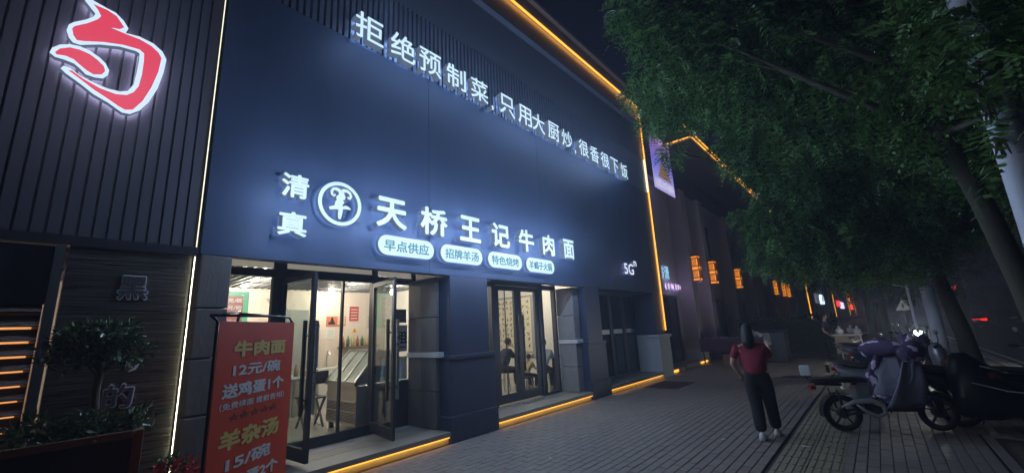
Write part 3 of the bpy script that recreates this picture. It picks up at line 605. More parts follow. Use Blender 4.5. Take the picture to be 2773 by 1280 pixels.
# ================================================================== illuminated signs on the noodle shop
SG=[M_face,M_side,M_halo]
SIGN_COL=(.50,.67,1)
def sign_char(s,y0,y1,z0,z1,parent,x0=-4.97,d=.10,mats=SG,bold=.028,e=0,right=RY,lx=.6,up=UZ):
    o=text('character',s,(x0,(y0+y1)/2,(z0+z1)/2),RY,UZ,w=y1-y0,h=z1-z0,depth=d,bold=bold,mats=mats,parent=parent)
    if e: lamp('sign_light',(x0+lx,(y0+y1)/2,(z0+z1)/2),e*5.5,SIGN_COL,parent,radius=.02)  # unseen point lamp added in front of the letter to wash the wall
    return o
t=thing('slogan_sign','raised white lit slogan lettering across the ribbed upper band','sign',(-5,6.9,5.9))
for s,yc in (('拒',2.79),('绝',3.36),('预',3.89),('制',4.46),('菜',5.03),('只',5.80),('用',6.36),('大',6.83),('厨',7.40),('炒',7.95),('很',8.70),('香',9.24),('很',9.80),('下',10.36),('饭',10.95)):
    sign_char(s,yc-.225,yc+.225,5.68,6.11,t,x0=-4.96,d=.12,e=1.7,bold=.012)
for yc in (5.37,8.29): sign_char(',',yc-.03,yc+.03,5.62,5.72,t,x0=-4.96,d=.12)
t=thing('halal_sign','two stacked white lit characters at the left of the shop name','sign',(-5,1.92,3))
sign_char('清',1.77,2.08,3.16,3.45,t,e=3.0); sign_char('真',1.76,2.08,2.71,2.99,t,e=2.4)
t=thing('shop_name_sign','large white lit lettering naming the beef noodle shop','sign',(-5,5.4,3.2))
for s,a,b in (('天',2.98,3.47),('桥',3.71,4.23),('王',4.49,4.97),('记',5.24,5.72),('牛',5.98,6.45),('肉',6.74,7.15),('面',7.49,7.91)): sign_char(s,a,b,3.0,3.43,t,e=6.2,bold=.03)
t=thing('ram_logo_sign','round white lit logo with a ram head glyph','sign',(-5,2.49,3.21))
g=G(); cy_,cz_=2.49,3.211
def ringpts(r,n=48): return [(cy_+r*math.cos(2*math.pi*k/n),cz_+r*math.sin(2*math.pi*k/n)) for k in range(n)]
A=ringpts(.285);B=ringpts(.238); n=48; V=[(-4.90,*p) for p in A]+[(-4.90,*p) for p in B]+[(-4.97,*p) for p in A]+[(-4.97,*p) for p in B]
fs=[];mi=[]
for k in range(n):
    j=(k+1)%n; fs+=[(k,j,n+j,n+k),(2*n+k,3*n+k,3*n+j,2*n+j),(k,2*n+k,2*n+j,j),(n+k,n+j,3*n+j,3*n+k)]; mi+=[0,2,1,1]
g.v=V;g.f=fs;g.mi=mi; g.build('ring',SG,t,fix=False)
body=[(2.459,3.368),(2.522,3.386),(2.535,3.348),(2.555,3.307),(2.545,3.275),(2.516,3.261),(2.54,3.236),(2.536,3.22),(2.518,3.209),(2.522,3.18),(2.56,3.199),(2.598,3.191),(2.631,3.167),(2.626,3.154),(2.577,3.153),(2.525,3.147),(2.52,3.091),(2.504,3.018),(2.486,3.006),(2.468,3.016),(2.463,3.081),(2.466,3.134),(2.352,3.112),(2.345,3.146),(2.413,3.177),(2.419,3.211),(2.425,3.235),(2.442,3.255),(2.43,3.273),(2.436,3.304),(2.461,3.324)]
def ribbon(pts,ws):
    L=[];R_=[]
    for i,p in enumerate(pts):
        a=pts[max(i-1,0)]; b=pts[min(i+1,len(pts)-1)]; dx,dy=b[0]-a[0],b[1]-a[1]; l=math.hypot(dx,dy) or 1; nx,ny=-dy/l*ws[i]/2,dx/l*ws[i]/2
        L.append((p[0]+nx,p[1]+ny)); R_.append((p[0]-nx,p[1]-ny))
    return L+R_[::-1]
def slab(g,poly,x0,x1): # poly in (y,z), front face towards +x
    ar=sum(poly[i][0]*poly[(i+1)%len(poly)][1]-poly[(i+1)%len(poly)][0]*poly[i][1] for i in range(len(poly)))
    if ar<0: poly=poly[::-1]
    k=len(g.f); g.prism(poly,lambda p:(x0,*p),lambda p:(x1,*p)); g.mi[k]=2; g.mi[k+1]=0
    for q in range(k+2,len(g.f)): g.mi[q]=1
g=G(); slab(g,body,-4.97,-4.90); g.build('ram_body',SG,t)
for pts in ([(2.485,3.36),(2.455,3.385),(2.42,3.392),(2.389,3.386),(2.368,3.353),(2.373,3.312),(2.397,3.295),(2.414,3.306),(2.408,3.325)],[(2.50,3.375),(2.535,3.392),(2.57,3.393),(2.608,3.372),(2.625,3.333),(2.609,3.298),(2.586,3.300),(2.587,3.322)]):
    g=G(); slab(g,ribbon(pts,[.05,.045,.04,.036,.034,.03,.024,.018,.01][:len(pts)]),-4.97,-4.895); g.build('horn',SG,t)
lamp('sign_light',(-4.35,2.49,3.21),20,SIGN_COL,t,radius=.02)  # added unseen lamp off the wall, widens the logo's glow
def pill(s,y0,y1,label):
    t=thing('pill_sign',label,'sign',(-5,(y0+y1)/2,2.77),group='rounded lit pill signs under the shop name')
    z0,z1=2.63,2.905; r=(z1-z0)/2; pts=[(y1-r+r*math.cos(a),z0+r+r*math.sin(a)) for a in [math.pi*(-.5+k/10) for k in range(11)]]+[(y0+r+r*math.cos(a),z0+r+r*math.sin(a)) for a in [math.pi*(.5+k/10) for k in range(11)]]
    g=G(); slab(g,pts,-4.97,-4.91); g.build('panel',SG,t); text('lettering',s,(-4.909,(y0+y1)/2,2.768),RY,UZ,w=(y1-y0)*.80,h=.16,depth=.003,bold=.02,mats=M_green,parent=t)
    lamp('sign_light',(-4.35,(y0+y1)/2,2.77),12,SIGN_COL,t,radius=.02)  # added unseen lamp in front of the pill, spreads its glow
pill('早点供应',3.04,3.99,'leftmost lit pill sign with green lettering, below the character like a big sky'.replace(', below the character like a big sky',' offering breakfast'))
pill('招牌羊汤',4.12,5.03,'second lit pill sign from the left, offering mutton soup')
pill('特色烧烤',5.17,6.09,'third lit pill sign from the left, offering barbecue')
pill('羊蝎子火锅',6.22,7.15,'rightmost lit pill sign, with five characters for hotpot')
t=thing('phone_network_sign','white lit 5G sign with a small raised n above the third entrance','sign',(-5,10.9,3.05))
V5=[glow('cold_white_face',(.80,.86,1),1.05),M_side,glow('violet_halo',(.5,.45,1),3)]
text('character','5G',(-4.97,10.78,3.03),RY,UZ,w=.58,h=.30,depth=.03,bold=.012,mats=V5,parent=t); text('character','n',(-4.97,11.2,3.21),RY,UZ,w=.18,h=.15,depth=.03,bold=.01,mats=V5,parent=t)
lamp('sign_light',(-4.5,10.9,3.03),2.0,(.6,.6,1),t,radius=.02)  # added unseen lamp in front of the characters

# ================================================================== neighbour shop on the left
nb=thing('neighbour_shop','black ribbed metal shopfront with a louvred window at far left','building',(-5,0,0))
M_nb=mat('black_ribbed_metal',(.062,.064,.085),.6,.2,noise=.2,nscale=2.2,rnd=.1,stretch=(1,1,.3))
box('rib_backing',-5.14,-5.05,-3,1.08,2.50,8.1,M_nb,nb)
rm=G().box(-.06,-.012,-.036,.036,2.50,8.08).mesh('rib',M_nb)
for k in range(45): shared('rib',rm,(-4.99,-2.95+k*.09,0),nb)
strip('light_strip',-4.995,-4.983,1.074,1.081,2.50,8.0,'-y',nb,M_wled,M_wled,label='thin white light strip beside the black ribs')
box('lower_ledge',-5.1,-4.97,-3,1.09,2.415,2.495,M_frame,nb)
# brushed black panel
M_brushed=mat('brushed_black_metal',(.09,.088,.08),.36,.75,noise=.95,nscale=6,stretch=(.3,.3,9),bump=.9,bscale=6)
box('brushed_panel',-5.12,-5.0,.22,1.055,.0,2.41,M_brushed,nb)
strip('light_strip',-4.975,-4.967,1.070,1.077,.44,2.40,'-y',nb,M_wled,glow('white_grazing_diodes',(1,.93,.60),24),label='thin white light strip beside the brushed panel')
box('jamb',-5.1,-4.93,.14,.20,.0,2.40,mat('grey_jamb',(.12,.13,.14),.4,.6,noise=.2),nb)
# window with louvres lit warm from within
box('window_head',-5.1,-5.0,-3,.14,1.93,2.40,mat('black_gloss',(.02,.022,.03),.15),nb)
box('window_back',-5.35,-5.3,-3,.14,0,1.93,mat('window_back_wall',(.16,.10,.06),.8,noise=.3),nb)
sl=G().box(-.054,.054,-3.1,.0,-.006,.006).mesh('louvre',mat('louvre_metal',(.10,.09,.085),.4,.4,noise=.2,nscale=4))
for k in range(17):
    o=shared('louvre',sl,(-5.03,.13,.18+k*.108),nb); o.rotation_euler.y=math.radians(52)
g=G(); g.box(-5.29,-5.27,-2.9,.10,.15,1.80); g.build('window_light',glow('warm_window_panel',(1,.42,.14),.9),nb)
# flame-like logo
main_o=[(0.026,4.67),(0.08,4.652),(0.175,4.628),(0.231,4.619),(0.292,4.569),(0.334,4.507),(0.32,4.451),(0.418,4.467),(0.524,4.448),(0.598,4.398),(0.636,4.328),(0.629,4.18),(0.603,3.994),(0.554,3.824),(0.501,3.72),(0.438,3.659),(0.384,3.654),(0.284,3.713),(0.189,3.752),(0.094,3.818),(0.003,3.872),(-0.032,3.903),(-0.019,3.934),(0.019,3.937),(0.085,3.891),(0.176,3.864),(0.268,3.846),(0.347,3.851),(0.399,3.879),(0.431,3.96),(0.438,4.089),(0.441,4.218),(0.437,4.292),(0.407,4.304),(0.296,4.292),(0.168,4.244),(0.05,4.176),(0.007,4.176),(-0.022,4.21),(-0.043,4.268),(-0.037,4.332),(-0.012,4.371),(0.055,4.437),(0.099,4.495),(0.105,4.53),(0.063,4.578),(0.026,4.618)]
main_i=[(0.085,4.613),(0.178,4.607),(0.242,4.582),(0.303,4.499),(0.277,4.466),(0.209,4.446),(0.334,4.436),(0.42,4.436),(0.512,4.409),(0.570,4.366),(0.597,4.32),(0.589,4.166),(0.557,3.985),(0.51,3.82),(0.454,3.711),(0.402,3.688),(0.352,3.708),(0.267,3.756),(0.185,3.797),(0.089,3.860),(0.017,3.905),(0.034,3.912),(0.113,3.865),(0.219,3.824),(0.325,3.811),(0.397,3.833),(0.44,3.881),(0.467,3.955),(0.477,4.086),(0.475,4.236),(0.468,4.308),(0.433,4.333),(0.32,4.322),(0.19,4.281),(0.069,4.224),(0.027,4.211),(0.002,4.244),(-0.013,4.305),(-0.001,4.333),(0.071,4.406),(0.127,4.48),(0.145,4.523),(0.115,4.579)]
sec_o=[(-0.111,4.016),(-0.101,4.069),(-0.063,4.118),(-0.008,4.152),(0.051,4.164),(0.115,4.154),(0.183,4.119),(0.227,4.08),(0.257,4.023),(0.253,3.97),(0.226,3.927),(0.176,3.914),(0.119,3.917),(0.077,3.956),(0.037,3.985),(-0.024,3.993),(-0.076,3.992)]
sec_i=[(-0.081,4.031),(-0.058,4.078),(-0.004,4.119),(0.056,4.127),(0.119,4.116),(0.174,4.084),(0.218,4.045),(0.232,4.001),(0.215,3.962),(0.166,3.939),(0.12,3.957),(0.079,3.986),(0.032,4.022),(-0.017,4.032),(-0.068,4.019)]
t=thing('flame_logo_sign','large red lit logo outlined in white on the black ribbed front','sign',(-4.95,.26,4.1))
M_wf=glow('logo_white_edge',(.66,.84,1),1.0); LG=[M_wf,M_side,glow('logo_halo',(.75,.68,.95),9)]; LR=[M_pinkred,M_pinkred,M_pinkred]
for o_,i_ in ((main_o,main_i),(sec_o,sec_i)):
    g=G(); slab(g,o_,-4.96,-4.90); g.build('outline',LG,t); g=G(); slab(g,i_,-4.899,-4.893); g.build('red_face',LR,t)
for yy,zz in ((.1,4.35),(.5,4.3),(.45,3.85),(.1,4.0)): lamp('sign_light',(-4.1,yy,zz),4,(.74,.76,1),t,radius=.02)  # unseen lamps added in front of the logo to brighten the ribs
# unlit outlined characters on the brushed panel
t=thing('wall_lettering','unlit outlined characters in a column on the brushed black panel','sign',(-5,.65,1.6)); M_out=mat('lettering_edge',(.55,.57,.62),.5); M_core=mat('lettering_core',(.05,.05,.06),.4)
for s,yc,zc,h in (('黑',.655,2.08,.21),('的',.66,1.165,.20)):
    text('character_edge',s,(-5.0,yc,zc),RY,UZ,w=h*1.02,h=h*1.05,depth=.012,bold=.045,mats=M_out,parent=t); text('character',s,(-4.987,yc,zc),RY,UZ,w=h*.93,h=h*.95,depth=.006,bold=.012,mats=M_core,parent=t)
g=G(); slab(g,ribbon([(.60,1.62),(.62,1.70),(.655,1.73),(.69,1.72),(.72,1.68)],[.02]*5),-4.995,-4.985); slab(g,ribbon([(.76,1.42),(.74,1.38),(.70,1.36)],[.02,.02,.008]),-4.995,-4.985); g.build('character',M_out,t)

# ================================================================== planter, topiary, flowers, standee
def leafmesh(pts_norm, size, w, seed, jitter=.5, cup=.15):
    """one quad-pair leaf at every (point, outward direction)"""
    r=np.random.RandomState(seed); P=np.array([p for p,_ in pts_norm],float); D=np.array([d for _,d in pts_norm],float); n=len(P)
    D=D+r.normal(0,jitter,(n,3)); D/=np.linalg.norm(D,axis=1)[:,None]; A=r.normal(0,1,(n,3)); Sd=np.cross(D,A); Sd/=np.linalg.norm(Sd,axis=1)[:,None]; Nn=np.cross(D,Sd)
    L=size*r.uniform(.6,1.25,(n,1)); Wd=L*w
    V=np.stack([P,P+D*L*.45+Sd*Wd*.5+Nn*L*cup*.4,P+D*L+Nn*L*cup*-.3,P+D*L*.45-Sd*Wd*.5+Nn*L*cup*.4],1).reshape(-1,3)
    return V
def quads_obj(name,V,m,parent,kind=None,smooth=False):
    o_=org(parent); V=V-np.array(o_); n=len(V)//4; me=bpy.data.meshes.new(name)
    me.vertices.add(len(V)); me.vertices.foreach_set('co',V.astype('f').ravel()); me.loops.add(n*4); me.loops.foreach_set('vertex_index',np.arange(n*4,dtype='i'))
    me.polygons.add(n); me.polygons.foreach_set('loop_start',np.arange(0,n*4,4,dtype='i')); me.polygons.foreach_set('loop_total',np.full(n,4,dtype='i'))
    me.materials.append(m); me.update(calc_edges=True); me.validate(); o=bpy.data.objects.new(name,me); C.objects.link(o); o.parent=parent
    if parent: ORG[o.name]=org(parent)
    if kind: o['kind']=kind
    return o
def shell_points(c,r,n,seed,inner=.6,flatb=None):
    q=np.random.RandomState(seed); out=[]
    for _ in range(n):
        d=q.normal(0,1,3); d/=np.linalg.norm(d); t=q.uniform(inner,1.0)*(1+.12*math.sin(d[0]*9+d[2]*7)*math.cos(d[1]*8))
        p=np.array(c)+d*np.array(r)*t
        if flatb is not None and p[2]<flatb: continue
        out.append((p,d))
    return out
pl=thing('planter','black planter box trimmed with a wooden frame at lower left','planter',(-4.5,.35,0))
box('box_body',-4.75,-4.31,.02,.72,.05,.93,mat('planter_black',(.015,.014,.014),.5,noise=.3),pl)
g=G(); g.box(-4.31,-4.28,.0,.06,.1,.97); g.box(-4.31,-4.28,.68,.74,.1,.97); g.box(-4.312,-4.278,.06,.68,.92,.97); g.box(-4.31,-4.28,.06,.68,.1,.17); g.box(-4.78,-4.31,.70,.74,.92,.97); g.box(-4.78,-4.31,.0,.04,.92,.97); g.build('wooden_frame',M_wood,pl,bevel=.004)
box('soil',-4.74,-4.32,.05,.69,.931,.94,M_soil,pl)
tp=thing('topiary_tree','small clipped umbrella-shaped tree rising from the planter','tree',(-4.5,.46,.94))
g=G(); g.tube([(-4.5,.47,.93),(-4.5,.475,1.1),(-4.495,.465,1.25),(-4.5,.47,1.42),(-4.5,.46,1.55)],[.032,.028,.026,.025,.02],10); g.tube([(-4.5,.47,1.36),(-4.45,.36,1.5),(-4.43,.28,1.56)],[.014,.01,.006],6); g.tube([(-4.5,.47,1.38),(-4.47,.6,1.52),(-4.46,.7,1.55)],[.014,.01,.006],6); g.tube([(-4.5,.46,1.4),(-4.62,.44,1.52)],[.012,.006],6); g.build('trunk',M_bark,tp,smooth=True)
pts=[]
for i,(dy,dz,ry,rz) in enumerate(((0,0,.22,.15),(-.16,-.06,.16,.12),(.17,-.07,.17,.11),(.06,.08,.18,.10),(-.08,.05,.18,.12))): pts+=shell_points((-4.5+.02*i,.45+dy,1.60+dz),(.2,ry,rz),300,i,.35)
quads_obj('crown',leafmesh(pts,.062,.42,3,.7),M_shrub,tp)
sh=thing('leafy_shrub','low glossy leafed shrubs filling the planter around the tree trunk','shrub',(-4.5,.4,.94))
pts=[]
for i,y in enumerate(np.linspace(.1,.72,8)): pts+=shell_points((-4.48,y,.99+.04*math.sin(i*2)),(.2,.12,.11),150,20+i,.2,.93)
quads_obj('foliage',leafmesh(pts,.075,.3,5,.8),M_shrub,sh); g=G()
for i in range(9): y=.1+i*.07; g.tube([(-4.5,y,.93),(-4.47,y+.02,1.03)],[.006,.004],5)
g.build('stems',M_bark,sh)
fl=thing('red_flower_pot','pot of small red flowers beside the planter','potted plant',(-4.2,.93,0)); g=G(); g.lathe([(.10,0),(.13,.55),(.15,.57),(.14,.60),(.12,.58)],(-4.2,.93,0)); g.build('pot',mat('dark_pot',(.05,.03,.025),.6),fl,smooth=True)
quads_obj('flowers',leafmesh(shell_points((-4.2,.93,.64),(.14,.16,.08),260,77,.3,.58),.045,.7,8,.9),mat('red_petals',(.42,.02,.02),.6,rnd=.4,trans=.2),fl); quads_obj('foliage',leafmesh(shell_points((-4.2,.90,.68),(.10,.1,.12),120,78,.3,.58),.06,.3,9,.9),M_shrub,fl)

# red price banner stand
A=Vector((-3.28,.88,0)); B=Vector((-3.74,1.54,0)); u=(B-A).normalized(); nn=u.cross(UZv)  # faces the camera side
if nn.dot(Vector((0,0,1.55))-A)<0: nn=-nn
st=thing('banner_stand','red roll banner of noodle prices on a black tube stand','banner',(-3.5,1.2,0))
RW=(B-A).length; O=A
def bp(a,z,d=0): return O+u*a+UZv*z+nn*d
M_red=mat('red_banner_vinyl',(.85,.075,.022),.45,noise=.12,nscale=2)
g=G(); rings=[]
for k in range(13):
    a=RW*k/12; b=.0015*math.sin(k*1.3); rings.append([bp(a,.12,.004+b),bp(a,1.70,.004+b*.5),bp(a,1.70,b*.5),bp(a,.12,b)])
g.loft(rings); g.build('banner_sheet',M_red,st,smooth=False,fix=True)
rt=u if u.cross(UZv).dot(nn)>0 else -u
M_yel=mat('banner_yellow',(.85,.62,.16),.6); M_wh=mat('banner_white',(.85,.80,.75),.6); M_star=mat('banner_star',(.30,.05,.03),.6)
rd=u
def btxt(s,a,z,w,h,m,bold=.03): return text('lettering',s,bp(a,z,.0062),rd,UZ,w=w,h=h,depth=.0008,bold=bold,mats=m,parent=st)
btxt('牛肉面',.42,1.515,.56,.11,M_yel,.045); btxt('12元/碗',.40,1.375,.50,.085,M_wh); btxt('送鸡蛋1个',.39,1.245,.64,.095,M_wh,.04); btxt('（免费续面 提前告知）',.39,1.15,.66,.045,M_wh,.015)
btxt('☆☆☆☆☆',.40,1.075,.50,.05,M_star,.03); btxt('羊杂汤',.38,.935,.60,.125,M_yel,.045); btxt('15/碗',.38,.785,.44,.09,M_wh); btxt('送鸡蛋2个',.39,.655,.62,.09,M_wh,.04)
g=G(); g.tube([bp(-.03,1.74,-.04),bp(.70,1.75,-.04),bp(.80,1.74,-.04),bp(.845,1.70,-.04),bp(.85,1.6,-.04),bp(.86,.02,-.04)],.009,8); g.tube([bp(-.03,1.74,-.04),bp(.03,1.70,-.04),bp(.03,.02,-.04)],.010,8); g.tube([bp(.03,.1,-.04),bp(.86,.1,-.04)],.013,8); g.build('tube_frame',M_black,st,smooth=True)
g=G(); g.tube([bp(.55,1.75,-.05),bp(.55,1.78,-.30)],.011,6); g.tube([bp(.55,1.78,-.30),bp(.55,.02,-.55)],.013,8); g.tube([bp(.08,1.75,-.05),bp(.55,1.80,-.30)],.008,6); g.build('rear_strut',M_black,st,smooth=True)

# ================================================================== building 2 with lanterns
b2=thing('lantern_building','long grey plastered building with lanterns and double amber roof strips','building',(-5.9,30,0))
M_r2=mat('taupe_render',(.30,.265,.26),.85,noise=.2,nscale=1.2,bump=.15)
box('wall',-14,-5.9,13.3,50,0,7.1,M_r2,b2); box('mansard',-14,-6.1,14,50,7.1,8.5,mat('dark_roof',(.05,.045,.045),.8,noise=.2),b2)
g=G(); g.box(-6.1,-5.72,13.25,50,6.95,7.12); g.build('string_course',M_r2,b2)
g=G(); g.box(-6.3,-4.4,16.6,50,8.62,8.74); g.box(-6.3,-4.75,16.6,50,9.3,9.55); g.box(-6.3,-6.1,16.6,50,8.74,9.3); g.build('eave',M_par,b2)
strip('light_strip',-4.395,-4.36,16.6,50,8.70,8.745,'-x',b2,hotm=M_led,label='lower amber roof strip'); strip('light_strip',-4.745,-4.71,16.6,50,9.50,9.545,'-x',b2,hotm=M_led,label='upper amber roof strip')
strip('light_strip',-6.0,-4.40,16.55,16.59,8.70,8.745,'-y',b2,hotm=M_led)
LY=(17.5,19.8,24.3,35.1,38.6,40.8)
for y in LY+(29.0,45.0): box('pilaster',-5.9,-5.32,y-.28,y+.28,0,6.95,M_r2,b2,bevel=.02); box('pilaster_base',-5.9,-5.25,y-.33,y+.33,0,.5,M_lstone if y<18 else M_stone,b2,bevel=.02)
for y0,y1 in ((13.7,14.6),(15.0,16.8),(17.8,19.0),(20.2,21.6),(22.0,23.5),(25,28),(30,34),(41,44)):
    g=G(); rect_frame(g,-5.9,-5.85,y0,y1,.12,2.55,.08); g.box(-5.9,-5.86,(y0+y1)/2-.03,(y0+y1)/2+.03,.2,2.47); g.build('window_frame',M_frame,b2); box('pane',-5.9,-5.89,y0+.08,y1-.08,.2,2.47,M_darkglass,b2)
for y0,y1 in ((14.0,15.4),(18.0,19.0),(20.6,22.6),(25.5,27.5),(31,33)):
    g=G(); rect_frame(g,-5.9,-5.85,y0,y1,4.6,6.2,.08); g.build('window_frame',M_frame,b2); box('pane',-5.9,-5.89,y0+.08,y1-.08,4.68,6.12,M_darkglass,b2)
box('step',-5.9,-5.1,13.3,14.6,0,.12,M_step,b2); strip('step_light',-5.095,-5.075,13.32,13.9,.03,.1,'-z',b2,M_led,M_ledstep); strip('step_light',-5.2,-5.17,16.5,17.3,.04,.1,'-z',b2,M_led,M_ledstep); box('step',-5.9,-5.2,15.0,17.3,0,.12,M_step,b2)
# lanterns
M_lamp=glow('amber_lantern_glass',(1,.30,.02),1.15); M_lfr=mat('lantern_fretwork',(.03,.02,.015),.6)
def lantern(y,label):
    t=thing('wall_lantern',label,'lantern',(-5.1,y,3.1),group='amber box lanterns on the pilasters')
    x0,x1,y0,y1,z0,z1=-5.31,-5.03,y-.17,y+.17,3.08,4.12
    box('glass_box',x0+.03,x1-.012,y0+.012,y1-.012,z0+.02,z1-.02,M_lamp,t)
    for z in (z0,z0+.12,z0+.42,z0+.58,z1-.14,z1-.04): box('frame_band',x0-.002,x1+.002,y0-.002,y1+.002,z,z+.04,M_lfr,t)
    for (a,b) in ((x1-.02,y0),(x1-.02,y1-.02),(x0,y0),(x0,y1-.02)): box('corner_post',a,a+.02,b,b+.02,z0,z1,M_lfr,t)
    g=G()
    for q in (.05,.12,.19,.26):
        for za,zb in ((z0+.145,z0+.42),(z0+.605,z1-.14)): g.box(x1-.011,x1-.001,y0+q,y0+q+.03,za,zb); g.box(x0+q*.7,x0+q*.7+.02,y0+.001,y0+.011,za,zb)
    g.prism([(y-.12,z0+.5),(y,z0+.43),(y+.12,z0+.5),(y,z0+.57)],lambda p:(x1-.011,*p),lambda p:(x1,*p)); g.build('fretwork',M_lfr,t)
    lamp('lantern_light',(x1+.08,y,3.6),2.2,(1,.5,.12),t,radius=.05)
    return t
for y,l in zip(LY,('nearest amber lantern on the taupe wall, left of the other five','second amber lantern along the taupe wall','third amber lantern, beside the hanging leaf sprays','fourth amber lantern, half behind the tree leaves','fifth amber lantern, left of the closely seen pair','farthest amber lantern, at the right end of the row')): lantern(y,l)
# signs on building 2
t=thing('blue_character_sign','small pale blue lit character beside the amber corner strip','sign',(-5.85,15.9,3.4)); text('character','潇',(-5.86,15.93,3.40),RY,UZ,w=.50,h=.52,depth=.05,bold=.012,mats=[glow('cyan_face',(.35,.75,1),1),M_side,M_halo],parent=t)
t=thing('circle_row_sign','row of ten small lit pinkish discs each with a dark character','sign',(-5.85,17.2,2.9)); k=0; M_disc=[glow('pink_disc',(.85,.62,.95),1.1),M_side,glow('violet_halo2',(.55,.42,1),10)]
for y in (15.95,16.25,16.72,16.98,17.24,17.50,17.86,18.12,18.38,18.64):
    g=G(); slab(g,[(y+.105*math.cos(a),2.90+.105*math.sin(a)) for a in [2*math.pi*j/16 for j in range(16)]],-5.86,-5.80); g.build('disc',M_disc,t); g=G(); strokes(g,(-5.80,y,2.9),RY,UZ,.13,4,int(y*10),.003,.14); g.build('disc_character',mat('disc_ink',(.03,.01,.03),.6),t)
for y in (16.3,17.3,18.3): lamp('sign_light',(-5.35,y,2.9),7,(.62,.5,1),t,radius=.03)  # unseen lamps added in front of the discs to light the wall
# advertising banner high on the corner
t=thing('advert_banner','hanging lit violet advert banner with a phone number and a picture of a building','banner',(-5,14.75,7.1))
def violet():
    m=bpy.data.materials.new('violet_banner_print'); m.use_nodes=True; nt=m.node_tree; N=nt.nodes; L=nt.links; p=N['Principled BSDF']; geo=N.new('ShaderNodeNewGeometry'); sp=N.new('ShaderNodeSeparateXYZ'); L.new(geo.outputs['Position'],sp.inputs[0])
    mr=N.new('ShaderNodeMapRange'); mr.inputs[1].default_value=6.1; mr.inputs[2].default_value=8.2; L.new(sp.outputs['Z'],mr.inputs[0]); cr=N.new('ShaderNodeValToRGB'); cr.color_ramp.elements[0].color=(.45,.40,.75,1); cr.color_ramp.elements[1].color=(.28,.12,.30,1); e=cr.color_ramp.elements.new(.5); e.color=(.16,.14,.62,1)
    L.new(mr.outputs[0],cr.inputs[0]); L.new(cr.outputs[0],p.inputs['Base Color']); L.new(cr.outputs[0],p.inputs['Emission Color']); p.inputs['Emission Strength'].default_value=.95; p.inputs['Roughness'].default_value=.5; return m
box('banner_sheet',-5.03,-5.0,13.72,15.62,6.12,8.22,violet(),t)
MB=glow('banner_print_white',(.9,.9,1),.75); text('phone_number','13021076801',(-4.999,14.67,6.36),RY,UZ,w=1.72,h=.30,depth=.003,bold=.02,mats=MB,parent=t)
g=G()
for k in range(5): w_=.62-.09*k; g.box(-4.999,-4.995,14.75-w_,14.75+w_,6.60+k*.13,6.66+k*.13); g.box(-4.999,-4.996,14.75-w_*.85,14.75+w_*.85,6.66+k*.13,6.72+k*.13)
g.build('building_picture',glow('banner_brown',(.32,.20,.08),.6),t)
g=G()
for k in range(7): strokes(g,(-4.999,14.1+.2*k,8.0),RY,UZ,.17,5,k+50,.003,.2)
for k in range(3): strokes(g,(-4.999,14.5+.4*k,7.5),RY,UZ,.34,6,k+90,.003,.2)
g.build('title_print',MB,t); box('bracket',-6.0,-5.03,13.80,13.86,8.1,8.16,M_frame,t); box('bracket',-6.0,-5.03,15.5,15.56,8.1,8.16,M_frame,t)
# stall table
t=thing('stall_table','long stall table covered with small trinkets beside the pale pier','table',(-4.6,17.4,0))
box('table_top',-5.2,-3.1,16.6,17.5,.86,.90,mat('stall_cloth',(.12,.05,.09),.8,noise=.3),t); box('table_skirt',-5.18,-3.12,16.62,16.64,.45,.86,mat('stall_skirt',(.09,.03,.06),.85,noise=.3,bump=.4),t)
for x in (-5.1,-3.2):
    for y in (16.7,17.4): box('leg',x-.02,x+.02,y-.02,y+.02,0,.86,M_black,t)
tr=thing('trinket_tray','shallow tray of shiny small trinkets spread on the stall table','tray',(-4.3,17,.9)); box('tray',-4.9,-3.4,16.75,17.3,.90,.915,M_black,tr)
g=G(); r=random.Random(5)
for k in range(140): x,y=r.uniform(-4.85,-3.45),r.uniform(16.78,17.27); g.ell((x,y,.925),(r.uniform(.012,.03),.015,.012),6,4)
g.build('trinkets',mat('trinket_metal',(.6,.55,.55),.3,.6,rnd=.5),tr,kind='stuff')
t=thing('cloth_bundle','grey cloth bundle at the right end of the stall table','bundle',(-3.35,17.1,.9)); g=G(); g.ell((-3.4,17.1,1.0),(.16,.14,.11),12,8); g.ell((-3.28,17.0,.98),(.12,.12,.09),12,8); g.build('cloth',mat('grey_cloth',(.35,.33,.33),.8,bump=.6,bscale=15),t,smooth=True)
t=thing('cardboard_box','brown cardboard box on the ground under the stall','box',(-4.15,16.5,0)); box('carton',-4.4,-3.9,16.4,16.58,0,.36,mat('cardboard',(.28,.13,.07),.8),t,bevel=.005); box('flap',-4.4,-3.9,16.36,16.41,.34,.355,mat('cardboard',(.28,.13,.07),.8),t); box('tape',-4.17,-4.13,16.397,16.399,0,.36,mat('tape',(.4,.3,.2),.4),t)
t=thing('covered_crate','dark wrapped crate standing right of the stall','crate',(-3.0,17.9,0)); box('crate_body',-3.4,-2.6,17.6,18.3,0,1.05,mat('dark_wrap',(.03,.03,.04),.5,bump=.5,bscale=8),t,bevel=.04); box('lid',-3.43,-2.57,17.57,18.33,1.05,1.10,M_black,t,bevel=.02)
# hedge
hd=thing('hedge','long dark clipped hedge beyond the walking woman','hedge',(-3,24,0)); pts=[]
q=np.random.RandomState(3)
for k in range(5200):
    x=q.uniform(-5.2,-1.5); y=q.uniform(22.5,24.2); z=q.uniform(.1,1.55)
    if q.rand()<.7:
        f=q.randint(3)
        if f==0: y=22.5
        elif f==1: z=1.5+.08*math.sin(x*5)
        else: x=-1.5
    pts.append((np.array([x,y,z]),np.array([0,-.6,.5])))
quads_obj('foliage',leafmesh(pts,.11,.5,6,.8),M_leaf2,hd,kind='stuff'); box('stems',-5.1,-1.6,22.6,24.1,0,1.35,mat('hedge_core',(.012,.015,.01),.9),hd)

